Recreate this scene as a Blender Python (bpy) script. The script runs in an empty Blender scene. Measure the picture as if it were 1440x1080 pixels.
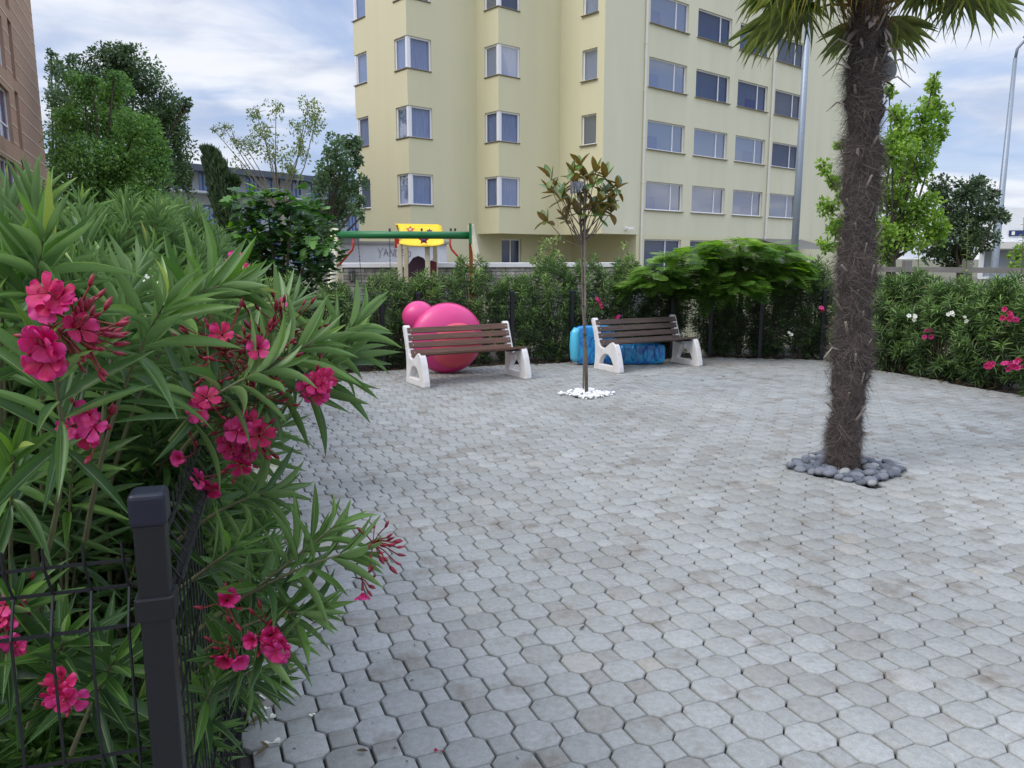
import bpy, bmesh, math, random
import numpy as np
from mathutils import Vector, Matrix
random.seed(11); RNG = np.random.default_rng(11)
R = math.radians
S = bpy.context.scene
COL = S.collection

# ------------------------------------------------------------------ camera
EYE = 1.65; PITCH = R(9.34)
cam = bpy.data.objects.new("camera", bpy.data.cameras.new("camera")); COL.objects.link(cam)
cam.location = (0, 0, EYE); cam.rotation_euler = (R(90) - PITCH, 0, 0)
cam.data.sensor_width = 36; cam.data.lens = 36 * 1082 / 1440
cam.data.clip_start = 0.05; cam.data.clip_end = 3000
S.camera = cam
S.render.resolution_x = 1024; S.render.resolution_y = 768
S.view_settings.view_transform = 'Standard'; S.view_settings.look = 'None'
S.view_settings.exposure = 0.47; S.view_settings.gamma = 1

# ------------------------------------------------------------------ sky and sun
SUN_EL, SUN_AZ = R(50), R(238)          # azimuth clockwise from +Y: from the left, a little behind the camera
w = bpy.data.worlds.new("World"); S.world = w; w.use_nodes = True
nt = w.node_tree; nt.nodes.clear()
N = nt.nodes.new; L = nt.links.new
sky = N('ShaderNodeTexSky'); sky.sky_type = 'NISHITA'; sky.sun_disc = False
sky.sun_elevation = SUN_EL; sky.sun_rotation = SUN_AZ; sky.dust_density = 1.5
tc = N('ShaderNodeTexCoord'); sep = N('ShaderNodeSeparateXYZ'); L(tc.outputs['Generated'], sep.inputs[0])
def M_(op, a, b=None, c=None):
    n = N('ShaderNodeMath'); n.operation = op
    for i, v in enumerate((a, b, c)):
        if v is None: continue
        if isinstance(v, (int, float)): n.inputs[i].default_value = v
        else: L(v, n.inputs[i])
    return n.outputs[0]
zz = M_('ADD', M_('MAXIMUM', sep.outputs[2], 0.0), 0.16)
cx = M_('DIVIDE', sep.outputs[0], zz); cy = M_('DIVIDE', sep.outputs[1], zz)
cmb = N('ShaderNodeCombineXYZ'); L(M_('MULTIPLY', cx, 0.75), cmb.inputs[0]); L(M_('MULTIPLY', cy, 1.0), cmb.inputs[1])
rot = N('ShaderNodeMapping'); rot.inputs['Rotation'].default_value = (0, 0, R(-14)); rot.inputs['Location'].default_value = (3.1, 1.7, 0); L(cmb.outputs[0], rot.inputs[0])
n1 = N('ShaderNodeTexNoise'); n1.inputs['Scale'].default_value = 1.3; n1.inputs['Detail'].default_value = 7; n1.inputs['Roughness'].default_value = .55; n1.inputs['Distortion'].default_value = .5
L(rot.outputs[0], n1.inputs['Vector'])
n2 = N('ShaderNodeTexNoise'); n2.inputs['Scale'].default_value = 2.2; n2.inputs['Detail'].default_value = 5; n2.inputs['Distortion'].default_value = .4
rot2 = N('ShaderNodeMapping'); rot2.inputs['Location'].default_value = (9, 4, 2); L(rot.outputs[0], rot2.inputs[0]); L(rot2.outputs[0], n2.inputs['Vector'])
mr = N('ShaderNodeMapRange'); mr.interpolation_type = 'SMOOTHSTEP'; mr.inputs[1].default_value = .38; mr.inputs[2].default_value = .6; L(n1.outputs[0], mr.inputs[0])
mr2 = N('ShaderNodeMapRange'); mr2.interpolation_type = 'SMOOTHSTEP'; mr2.inputs[1].default_value = .42; mr2.inputs[2].default_value = .66; L(n2.outputs[0], mr2.inputs[0])
ccol = N('ShaderNodeMix'); ccol.data_type = 'RGBA'; ccol.inputs['A'].default_value = (7.6, 7.85, 8.4, 1); ccol.inputs['B'].default_value = (5.0, 5.5, 6.7, 1)
L(mr2.outputs[0], ccol.inputs['Factor'])
mixc = N('ShaderNodeMix'); mixc.data_type = 'RGBA'
L(M_('MULTIPLY', M_('ADD', M_('MULTIPLY', mr.outputs[0], .72), .26), 1.0), mixc.inputs['Factor'])
skb = N('ShaderNodeMix'); skb.data_type = 'RGBA'; skb.inputs['Factor'].default_value = .5; L(sky.outputs[0], skb.inputs['A']); skb.inputs['B'].default_value = (3.0, 4.5, 8.4, 1)
L(skb.outputs['Result'], mixc.inputs['A']); L(ccol.outputs['Result'], mixc.inputs['B'])
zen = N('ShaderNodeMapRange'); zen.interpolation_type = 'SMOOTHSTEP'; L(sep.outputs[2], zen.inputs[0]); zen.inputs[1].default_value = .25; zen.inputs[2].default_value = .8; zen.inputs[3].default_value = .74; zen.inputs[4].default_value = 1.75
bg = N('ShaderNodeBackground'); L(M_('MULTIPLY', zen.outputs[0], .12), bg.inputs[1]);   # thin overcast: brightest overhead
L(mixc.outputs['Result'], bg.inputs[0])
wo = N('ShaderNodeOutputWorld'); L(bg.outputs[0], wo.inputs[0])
sun = bpy.data.objects.new("sun", bpy.data.lights.new("sun", 'SUN')); COL.objects.link(sun)
sun.data.energy = 1.15; sun.data.angle = R(28); sun.data.color = (1, .95, .86)
sd = Vector((math.sin(SUN_AZ) * math.cos(SUN_EL), math.cos(SUN_AZ) * math.cos(SUN_EL), math.sin(SUN_EL)))
sun.rotation_euler = (-sd).to_track_quat('-Z', 'Y').to_euler()
S.cycles.max_bounces = 6; S.cycles.transparent_max_bounces = 8; S.cycles.transmission_bounces = 4

# ------------------------------------------------------------------ measuring helpers (photo point -> place in the yard)
def ray(x, y):
    u = (x - 720) / 1082; v = -(y - 540) / 1082
    return (u, math.cos(PITCH) + v * math.sin(PITCH), -math.sin(PITCH) + v * math.cos(PITCH))
def at(x, y, Y):
    d = ray(x, y); t = Y / d[1]; return Vector((d[0] * t, Y, EYE + d[2] * t))
def gp(x, y, z=0):
    d = ray(x, y); t = (z - EYE) / d[2]; return Vector((d[0] * t, d[1] * t, z))

# ------------------------------------------------------------------ materials
def lin(c):
    return tuple(((v / 255) / 12.92 if v / 255 <= .04045 else ((v / 255 + .055) / 1.055) ** 2.4) for v in c) + (1,)
def mat(name, col, rough=.7, metal=0, noise=0, nscale=5, col2=None, bump=0, bscale=40, spec=.5, stretch=None, coat=0):
    m = bpy.data.materials.new(name); m.use_nodes = True; t = m.node_tree; b = t.nodes['Principled BSDF']
    b.inputs['Roughness'].default_value = rough; b.inputs['Metallic'].default_value = metal
    b.inputs['Specular IOR Level'].default_value = spec; b.inputs['Coat Weight'].default_value = coat
    c1 = lin(col); b.inputs['Base Color'].default_value = c1
    tcn = t.nodes.new('ShaderNodeTexCoord'); mp = t.nodes.new('ShaderNodeMapping'); t.links.new(tcn.outputs['Object'], mp.inputs[0])
    if stretch: mp.inputs['Scale'].default_value = stretch
    if noise or col2:
        c2 = lin(col2) if col2 else tuple(v * (1 - noise) for v in c1[:3]) + (1,)
        n = t.nodes.new('ShaderNodeTexNoise'); n.inputs['Scale'].default_value = nscale; n.inputs['Detail'].default_value = 6; n.inputs['Roughness'].default_value = .65
        t.links.new(mp.outputs[0], n.inputs['Vector'])
        rp = t.nodes.new('ShaderNodeValToRGB'); rp.color_ramp.elements[0].position = .32; rp.color_ramp.elements[1].position = .68
        rp.color_ramp.elements[0].color = c1; rp.color_ramp.elements[1].color = c2
        t.links.new(n.outputs[0], rp.inputs[0]); t.links.new(rp.outputs[0], b.inputs['Base Color'])
    if bump:
        n = t.nodes.new('ShaderNodeTexNoise'); n.inputs['Scale'].default_value = bscale; n.inputs['Detail'].default_value = 4; t.links.new(mp.outputs[0], n.inputs['Vector'])
        bp = t.nodes.new('ShaderNodeBump'); bp.inputs['Strength'].default_value = bump; bp.inputs['Distance'].default_value = .01
        t.links.new(n.outputs[0], bp.inputs['Height']); t.links.new(bp.outputs[0], b.inputs['Normal'])
    return m
def leafmat(name, stops, rough=.45, trans=.3, rib=None, back=None, spec=.45):
    """per-leaf colour from the 'rnd' attribute; optional pale midrib from the leaf's own UV; optional other colour on the underside"""
    m = bpy.data.materials.new(name); m.use_nodes = True; t = m.node_tree; b = t.nodes['Principled BSDF']; n_ = t.nodes.new; l_ = t.links.new
    a = n_('ShaderNodeAttribute'); a.attribute_name = 'rnd'
    rp = n_('ShaderNodeValToRGB'); l_(a.outputs['Fac'], rp.inputs[0])
    els = rp.color_ramp.elements
    while len(els) < len(stops): els.new(.5)
    for e, (p, c) in zip(els, stops): e.position = p; e.color = lin(c)
    out = rp.outputs[0]
    if rib:
        uv = n_('ShaderNodeUVMap'); sp = n_('ShaderNodeSeparateXYZ'); l_(uv.outputs[0], sp.inputs[0])
        s1 = n_('ShaderNodeMath'); s1.operation = 'SUBTRACT'; l_(sp.outputs[0], s1.inputs[0]); s1.inputs[1].default_value = .5
        s2 = n_('ShaderNodeMath'); s2.operation = 'ABSOLUTE'; l_(s1.outputs[0], s2.inputs[0])
        s3 = n_('ShaderNodeMapRange'); l_(s2.outputs[0], s3.inputs[0]); s3.inputs[1].default_value = .02; s3.inputs[2].default_value = .07; s3.inputs[3].default_value = .75; s3.inputs[4].default_value = 0
        mx = n_('ShaderNodeMix'); mx.data_type = 'RGBA'; l_(s3.outputs[0], mx.inputs['Factor']); l_(out, mx.inputs['A']); mx.inputs['B'].default_value = lin(rib); out = mx.outputs['Result']
    if back:
        g = n_('ShaderNodeNewGeometry'); mx = n_('ShaderNodeMix'); mx.data_type = 'RGBA'
        l_(g.outputs['Backfacing'], mx.inputs['Factor']); l_(out, mx.inputs['A']); mx.inputs['B'].default_value = lin(back); out = mx.outputs['Result']
    l_(out, b.inputs['Base Color']); b.inputs['Roughness'].default_value = rough; b.inputs['Specular IOR Level'].default_value = spec
    tr = n_('ShaderNodeBsdfTranslucent'); hs = n_('ShaderNodeHueSaturation'); hs.inputs['Saturation'].default_value = 1.15; hs.inputs['Value'].default_value = 1.4; l_(out, hs.inputs['Color']); l_(hs.outputs[0], tr.inputs[0])
    ms = n_('ShaderNodeMixShader'); ms.inputs[0].default_value = trans; l_(b.outputs[0], ms.inputs[1]); l_(tr.outputs[0], ms.inputs[2])
    l_(ms.outputs[0], t.nodes['Material Output'].inputs[0])
    return m

# ------------------------------------------------------------------ mesh helpers
ORG = {}
def tag(o, label=None, cat=None, group=None, kind=None):
    if label: o['label'] = label
    if cat: o['category'] = cat
    if group: o['group'] = group
    if kind: o['kind'] = kind
    return o
def thing(name, loc, label, cat, group=None):
    o = bpy.data.objects.new(name, None); COL.objects.link(o); o.location = loc; o.empty_display_size = .1
    ORG[o.name] = Vector(loc)
    return tag(o, label, cat, group)
def link(name, me, parent=None):
    o = bpy.data.objects.new(name, me); COL.objects.link(o)
    if parent: o.parent = parent; ORG[o.name] = ORG[parent.name]
    else: ORG[o.name] = Vector((0, 0, 0))
    return o
def npmesh(name, V, faces, mats, parent=None, rnd=None, uv=None, smooth=False, midx=None):
    """V world-space (n,3); faces list of (m,k) int arrays"""
    V = np.asarray(V, dtype=np.float64).reshape(-1, 3)
    if parent is not None: V = V - np.array(ORG[parent.name])
    elif name not in ('',): pass
    faces = [np.asarray(f, dtype=np.int64) for f in faces if len(f)]
    me = bpy.data.meshes.new(name)
    loops = np.concatenate([f.ravel() for f in faces]); tot = np.concatenate([np.full(len(f), f.shape[1]) for f in faces])
    st = np.concatenate([[0], np.cumsum(tot)[:-1]])
    me.vertices.add(len(V)); me.vertices.foreach_set('co', V.ravel())
    me.loops.add(len(loops)); me.loops.foreach_set('vertex_index', loops)
    me.polygons.add(len(tot)); me.polygons.foreach_set('loop_start', st); me.polygons.foreach_set('loop_total', tot)
    if midx is not None: me.polygons.foreach_set('material_index', np.asarray(midx, dtype=np.int32))
    if smooth: me.polygons.foreach_set('use_smooth', np.ones(len(tot), dtype=bool))
    if rnd is not None:
        a = me.attributes.new('rnd', 'FLOAT', 'POINT'); a.data.foreach_set('value', np.asarray(rnd, dtype=np.float32))
    if uv is not None:
        u = me.uv_layers.new(name='UVMap'); u.data.foreach_set('uv', np.asarray(uv, dtype=np.float32)[loops].ravel())
    for m in (mats if isinstance(mats, (list, tuple)) else [mats]): me.materials.append(m)
    me.update(calc_edges=True); me.validate()
    return link(name, me, parent)
class MB:
    """plain mesh collector"""
    def __init__(s): s.v = []; s.f = []; s.m = []; s.mi = 0
    def poly(s, pts):
        i = len(s.v); s.v += [tuple(p) for p in pts]; s.f.append(list(range(i, i + len(pts)))); s.m.append(s.mi)
    def box(s, c, d, X=(1, 0, 0), Y=(0, 1, 0), Z=(0, 0, 1)):
        c = Vector(c); X = Vector(X).normalized() * d[0] / 2; Y = Vector(Y).normalized() * d[1] / 2; Z = Vector(Z).normalized() * d[2] / 2
        i = len(s.v)
        for a in (-1, 1):
            for b in (-1, 1):
                for e in (-1, 1): s.v.append(tuple(c + X * a + Y * b + Z * e))
        for f in ((0, 1, 3, 2), (4, 6, 7, 5), (0, 4, 5, 1), (2, 3, 7, 6), (0, 2, 6, 4), (1, 5, 7, 3)):
            s.f.append([i + k for k in f]); s.m.append(s.mi)
    def bar(s, a, b, wx, wy, up=(0, 0, 1)):
        a = Vector(a); b = Vector(b); z = (b - a); l = z.length; z.normalize()
        x = Vector(up).cross(z)
        if x.length < 1e-4: x = Vector((1, 0, 0)).cross(z)
        x.normalize(); y = z.cross(x); s.box((a + b) / 2, (wx, wy, l), x, y, z)
    def tube(s, pts, rad, n=8, cap=True):
        pts = [Vector(p) for p in pts]; k = len(pts)
        rad = [rad] * k if isinstance(rad, (int, float)) else rad
        i0 = len(s.v); ref = None
        for j, p in enumerate(pts):
            t = (pts[min(j + 1, k - 1)] - pts[max(j - 1, 0)]).normalized()
            if ref is None: ref = t.orthogonal().normalized()
            ref = (ref - t * ref.dot(t)); ref = ref.normalized() if ref.length > 1e-5 else t.orthogonal().normalized()
            b = t.cross(ref)
            for q in range(n):
                a = 2 * math.pi * q / n; s.v.append(tuple(p + (ref * math.cos(a) + b * math.sin(a)) * rad[j]))
        for j in range(k - 1):
            for q in range(n):
                a = i0 + j * n + q; b2 = i0 + j * n + (q + 1) % n
                s.f.append([a, b2, b2 + n, a + n]); s.m.append(s.mi)
        if cap:
            s.f.append([i0 + q for q in range(n)][::-1]); s.m.append(s.mi)
            s.f.append([i0 + (k - 1) * n + q for q in range(n)]); s.m.append(s.mi)
    def ell(s, c, r, nu=16, nv=10, X=(1, 0, 0), Y=(0, 1, 0), Z=(0, 0, 1), e=1.0):
        c = Vector(c); X = Vector(X); Y = Vector(Y); Z = Vector(Z); i0 = len(s.v)
        sg = lambda v: math.copysign(abs(v) ** e, v)
        for j in range(nv + 1):
            th = math.pi * j / nv
            for i in range(nu):
                ph = 2 * math.pi * i / nu
                s.v.append(tuple(c + X * r[0] * sg(math.sin(th)) * sg(math.cos(ph)) + Y * r[1] * sg(math.sin(th)) * sg(math.sin(ph)) + Z * r[2] * sg(math.cos(th))))
        for j in range(nv):
            for i in range(nu):
                a = i0 + j * nu + i; b = i0 + j * nu + (i + 1) % nu
                s.f.append([a, a + nu, b + nu, b]); s.m.append(s.mi)
    def build(s, name, mats, parent=None, smooth=False, bevel=0, seg=2, recalc=True):
        me = bpy.data.meshes.new(name); off = ORG[parent.name] if parent else Vector((0, 0, 0))
        me.from_pydata([tuple(Vector(v) - off) for v in s.v], [], s.f)
        for i, p in enumerate(me.polygons): p.material_index = s.m[i]; p.use_smooth = smooth
        for m in (mats if isinstance(mats, (list, tuple)) else [mats]): me.materials.append(m)
        if recalc:
            bm = bmesh.new(); bm.from_mesh(me)
            bmesh.ops.remove_doubles(bm, verts=bm.verts, dist=1e-6)
            bmesh.ops.recalc_face_normals(bm, faces=bm.faces); bm.to_mesh(me); bm.free()
        me.update(); o = link(name, me, parent)
        if bevel:
            b = o.modifiers.new('bevel', 'BEVEL'); b.width = bevel; b.segments = seg; b.limit_method = 'ANGLE'; b.angle_limit = R(35)
        return o
def scatter(tmpls, P, A, U, Ln, Wd, rnd, idx):
    """place leaf templates: P pos, A leaf axis, U approx normal, Ln length, Wd width; returns V, F list, rnd, uv"""
    P = np.array(P, float); A = np.array(A, float); U = np.array(U, float); Ln = np.array(Ln, float); Wd = np.array(Wd, float); rnd = np.array(rnd, float); idx = np.array(idx)
    A /= np.linalg.norm(A, axis=1)[:, None] + 1e-9
    X = np.cross(A, U); X /= np.linalg.norm(X, axis=1)[:, None] + 1e-9; Z = np.cross(X, A)
    Vs, Fs, Rs, UVs, off = [], [], [], [], 0
    for k, (tv, tf, tuv) in enumerate(tmpls):
        s = np.where(idx == k)[0]
        if not len(s): continue
        v = P[s][:, None, :] + X[s][:, None, :] * (tv[None, :, 0:1] * Wd[s][:, None, None]) + A[s][:, None, :] * (tv[None, :, 1:2] * Ln[s][:, None, None]) + Z[s][:, None, :] * (tv[None, :, 2:3] * Ln[s][:, None, None])
        m = len(tv); Vs.append(v.reshape(-1, 3)); Fs.append((tf[None] + (np.arange(len(s)) * m)[:, None, None]).reshape(-1, tf.shape[1]) + off)
        off += m * len(s); Rs.append(np.repeat(rnd[s], m)); UVs.append(np.tile(tuv, (len(s), 1)))
    return np.concatenate(Vs), Fs, np.concatenate(Rs), np.concatenate(UVs)
def blade(seg, droop, fold=.18, shape='lance', twist=0.):
    """leaf template: x across (-.5...5 x width), y along 0..1, z up in leaf lengths"""
    V, UV, F = [], [], []
    y = z = 0; px = 0
    for i in range(seg + 1):
        t = i / seg
        if i: ang = droop * (t - .5 / seg); y += math.cos(ang) / seg; z -= math.sin(ang) / seg
        if shape == 'lance': wd = max(.03, math.sin(math.pi * min(1, t ** .82)) ** .9) if 0 < t < 1 else (.12 if t == 0 else .02)
        elif shape == 'oval': wd = max(.06, math.sin(math.pi * t ** .9) ** .7) if 0 < t < 1 else .05
        elif shape == 'strip': wd = (.35 + .65 * min(1, t * 3)) * (1 if t < .6 else max(.03, 1 - (t - .6) / .4))
        f = fold * wd * .5 * .16
        tw = twist * t; c, s_ = math.cos(tw), math.sin(tw)
        for sx in (-1, 0, 1):
            xx = sx * .5 * wd; zf = f if sx else -f * .3
            V.append((xx * c, y, z + zf + xx * s_ * .13)); UV.append((.5 + sx * .5, t))
    for i in range(seg):
        a = i * 3; F += [(a, a + 1, a + 4, a + 3), (a + 1, a + 2, a + 5, a + 4)]
    return np.array(V), np.array(F), np.array(UV)
OLE_HI = [blade(8, d, .9, 'lance', tw) for d, tw in ((.05, .3), (.35, -.7), (.7, .9), (-.3, .5), (1.6, -.9))]
OLE_LO = [blade(3, d, .9) for d in (.1, .5, 1.0)]
LEAF2 = [(np.array([(-.5, .35, .06), (0, 0, 0), (.5, .4, .06), (0, 1, -.12)]), np.array([(0, 1, 2, 3)]), np.array([(0, .4), (.5, 0), (1, .4), (.5, 1)])),
         (np.array([(-.5, .5, .1), (0, 0, 0), (.5, .45, -.05), (0, 1, .1)]), np.array([(0, 1, 2, 3)]), np.array([(0, .4), (.5, 0), (1, .4), (.5, 1)]))]
def rdir():
    v = Vector((random.gauss(0, 1), random.gauss(0, 1), random.gauss(0, 1))); return v.normalized()

# ------------------------------------------------------------------ material library
M_olhi = leafmat('oleander_leaf', [(0, (40, 66, 36)), (.35, (68, 102, 50)), (.72, (104, 140, 64)), (.93, (146, 174, 88)), (1, (170, 162, 92))], .4, .3, rib=(146, 172, 104), back=(112, 140, 88), spec=.45)
M_ollo = leafmat('oleander_hedge_leaf', [(0, (34, 54, 28)), (.3, (72, 102, 50)), (.7, (122, 154, 76)), (.95, (156, 180, 98)), (1, (150, 128, 80))], .45, .22, rib=(128, 148, 88), back=(92, 116, 72))
M_stem = mat('oleander_stem', (104, 108, 72), .8, col2=(88, 80, 62), nscale=9)
M_petal = leafmat('pink_petal', [(0, (156, 8, 54)), (.5, (192, 22, 92)), (1, (218, 72, 148))], .6, .3)
M_bud = mat('dark_red_bud', (150, 24, 54), .5, col2=(104, 20, 40), nscale=60)
M_wpetal = leafmat('white_petal', [(0, (225, 225, 205)), (1, (245, 245, 235))], .6, .3)
M_fence = mat('black_coated_steel', (9, 11, 19), .5, noise=.3, nscale=20)
M_cap = mat('black_plastic_cap', (14, 18, 36), .5)

# ------------------------------------------------------------------ ground and paving
g = MB(); g.poly([(-400, -60, -.06), (400, -60, -.06), (400, 900, -.06), (-400, 900, -.06)])
o = g.build('ground', mat('earth_and_grass', (84, 88, 62), .95, col2=(112, 104, 84), nscale=.6, bump=.5, bscale=12)); tag(o, kind='structure')
FA = Vector((-.52, 1.06, 0)); FD = Vector((-.305, 1, 0)).normalized()       # left fence start and direction
FN = Vector((FD.y, -FD.x, 0))                                                # towards the yard
CL = FA + FD * 9.9                                                           # back left corner
BK = [CL, Vector((-1.9, 11.25, 0)), Vector((.62, 12.1, 0)), Vector((3.32, 12.85, 0)), Vector((5.05, 12.45, 0))]
RD = Vector((.33, -.95, 0)).normalized(); RE = BK[-1] + RD * 12
YARD = [FA + FD * .02] + BK + [RE, Vector((9, -2, 0)), Vector((-2.6, -2, 0)), Vector((-1.6, .72, 0))]
def inside(x, y, poly):
    c = False; n = len(poly)
    for i in range(n):
        a, b = poly[i], poly[i - 1]
        if (a.y > y) != (b.y > y) and x < (b.x - a.x) * (y - a.y) / (b.y - a.y) + a.x: c = not c
    return c
g = MB(); g.poly([p + Vector((0, 0, -.02)) for p in YARD])
M_joint = mat('joint_sand', (72, 68, 62), .95, col2=(42, 40, 37), nscale=30)
tag(g.build('paving_bed', M_joint), kind='structure')
def pavingmat():
    m = bpy.data.materials.new('concrete_paver'); m.use_nodes = True; t = m.node_tree; b = t.nodes['Principled BSDF']; n_ = t.nodes.new; l_ = t.links.new
    a = n_('ShaderNodeAttribute'); a.attribute_name = 'rnd'; rp = n_('ShaderNodeValToRGB'); l_(a.outputs['Fac'], rp.inputs[0])
    els = rp.color_ramp.elements
    for _ in range(4): els.new(.5)
    for e, (p, c) in zip(els, [(0, (148, 143, 134)), (.12, (159, 157, 150)), (.4, (167, 168, 163)), (.7, (174, 175, 171)), (.92, (182, 183, 179)), (1, (175, 171, 161))]): e.position = p; e.color = lin(c)
    tcn = n_('ShaderNodeTexCoord')
    def noise(sc, det, lo, hi, ro=.6):
        n = n_('ShaderNodeTexNoise'); n.inputs['Scale'].default_value = sc; n.inputs['Detail'].default_value = det; n.inputs['Roughness'].default_value = ro
        l_(tcn.outputs['Object'], n.inputs['Vector']); r = n_('ShaderNodeMapRange'); l_(n.outputs[0], r.inputs[0]); r.inputs[1].default_value = lo; r.inputs[2].default_value = hi; return r.outputs[0], n.outputs[0]
    st, _ = noise(3.4, 5, .55, .72); big, _ = noise(.7, 4, .35, .7); gr, graw = noise(260, 2, .3, .7); md, _ = noise(38, 4, .35, .7)
    def mix(fac, A, col=None, mode='MIX', k=1.):
        x = n_('ShaderNodeMix'); x.data_type = 'RGBA'; x.blend_type = mode
        mm = n_('ShaderNodeMath'); mm.operation = 'MULTIPLY'; l_(fac, mm.inputs[0]); mm.inputs[1].default_value = k; l_(mm.outputs[0], x.inputs['Factor'])
        l_(A, x.inputs['A']); x.inputs['B'].default_value = lin(col); return x.outputs['Result']
    c = mix(st, rp.outputs[0], (122, 108, 90), k=.7); c = mix(big, c, (206, 206, 206), 'MULTIPLY', .6); c = mix(gr, c, (205, 205, 205), 'MULTIPLY', .7); c = mix(md, c, (214, 210, 204), 'MULTIPLY', .6)
    l_(c, b.inputs['Base Color']); b.inputs['Roughness'].default_value = .78; b.inputs['Specular IOR Level'].default_value = .35
    bp = n_('ShaderNodeBump'); bp.inputs['Strength'].default_value = .35; bp.inputs['Distance'].default_value = .003; l_(graw, bp.inputs['Height']); l_(bp.outputs[0], b.inputs['Normal'])
    return m
PS = .178; PA = R(-22); ax = Vector((math.cos(PA), math.sin(PA), 0)); bx = Vector((-ax.y, ax.x, 0)); P0 = Vector((-.805, 2.628, 0))
EDG = .54 * PS; hO = PS / 2; q_ = (PS - EDG * math.sqrt(2)) / 2
oct_ = [(hO, -q_), (hO, q_), (q_, hO), (-q_, hO), (-hO, q_), (-hO, -q_), (-q_, -hO), (q_, -hO)]
sq_ = [(EDG * math.sqrt(.5), 0), (0, EDG * math.sqrt(.5)), (-EDG * math.sqrt(.5), 0), (0, -EDG * math.sqrt(.5))]
def paver_holes(x, y):
    return any(abs((x - hx) * c1 + (y - hy) * s1) < hs and abs(-(x - hx) * s1 + (y - hy) * c1) < hs for hx, hy, hs, c1, s1 in HOLES)
def inset(poly, d, thin):
    """move every edge inwards by d, or by thin where the paver butts its strip neighbour"""
    n = len(poly); out = []; ds = []
    for i in range(n):
        e = (Vector(poly[(i + 1) % n]) - Vector(poly[i])).normalized(); ds.append(thin if abs((e.x + e.y) / math.sqrt(2)) > .9 else d)
    for i in range(n):
        a, b, c = Vector(poly[i - 1]), Vector(poly[i]), Vector(poly[(i + 1) % n])
        e1 = (b - a).normalized(); e2 = (c - b).normalized(); n1 = Vector((-e1.y, e1.x)); n2 = Vector((-e2.y, e2.x)); d1 = ds[i - 1]; d2 = ds[i]
        dt = n1.x * n2.y - n1.y * n2.x; out.append(b + Vector(((d1 * n2.y - d2 * n1.y) / dt, (d2 * n1.x - d1 * n2.x) / dt)))
    return out
PALM = gp(1185, 660); MAG = gp(825, 555)
HA = R(24)
HOLES = [(PALM.x + .02, PALM.y, .31, math.cos(HA + R(21)), math.sin(HA + R(21))), (MAG.x, MAG.y, .2, math.cos(HA + R(21)), math.sin(HA + R(21)))]
def tiles():
    V = []; F4 = []; F8 = []; rnd = []; random.seed(3)
    for i in range(-90, 90):
        for j in range(-90, 90):
            for kind in (0, 1):
                c = P0 + ax * (i + .5 * kind) * PS + bx * (j + .5 * kind) * PS
                if not (-2 < c.y < 13 and -4 < c.x < 10) or not inside(c.x, c.y, YARD) or paver_holes(c.x, c.y): continue
                base = oct_ if kind == 0 else sq_
                r = min(.97, max(.08, random.gauss(.52, .19)));
                if random.random() < .004: r = random.choice((0., .03, 1.))
                dz = random.gauss(0, .0012); tx = random.gauss(0, .006); ty = random.gauss(0, .006)
                sh = Vector((random.gauss(0, .0006), random.gauss(0, .0006)))
                rings = [(inset(base, .0092, .0052), 0.0), (inset(base, .0060, .0030), -.0016), (inset(base, .0037, .0014), -.006), (inset(base, .0035, .0010), -.022)]
                i0 = len(V); n = len(base)
                for ring, z in rings:
                    for p in ring:
                        p = p + sh; q = c + ax * p.x + bx * p.y
                        V.append((q.x, q.y, z + dz + p.x * tx + p.y * ty)); rnd.append(r)
                (F8 if n == 8 else F4).append([i0 + k for k in range(n)])
                for rr in range(3):
                    for k in range(n):
                        a = i0 + rr * n + k; b = i0 + rr * n + (k + 1) % n; F4.append([a, a + n, b + n, b])
    return V, F4, F8, rnd
V, F4, F8, rn = tiles()
o = npmesh('paving', V, [np.array(F4), np.array(F8)], pavingmat(), rnd=rn); tag(o, kind='structure')
# planting beds
M_soil = mat('soil', (58, 50, 40), .95, col2=(38, 34, 27), nscale=12, bump=.8, bscale=30)
g = MB(); z = -.012
g.poly([FA + Vector((0, 0, z)), CL + Vector((0, 0, z)), CL - FN * 2.5 + Vector((0, 0, z)), FA - FN * 2.5 + Vector((0, 0, z))])
for a, b in zip(BK[:-1], BK[1:]):
    n = Vector((-(b - a).y, (b - a).x, 0)).normalized() * 2.2; g.poly([a + Vector((0, 0, z)), b + Vector((0, 0, z)), b + n + Vector((0, 0, z)), a + n + Vector((0, 0, z))]); z -= .004
n = Vector((-RD.y, RD.x, 0)) * 2.2
g.poly([BK[-1] + Vector((0, 0, z)), RE + Vector((0, 0, z)), RE + n + Vector((0, 0, z)), BK[-1] + n + Vector((0, 0, z))])
tag(g.build('soil_bed', M_soil), kind='structure')

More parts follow.
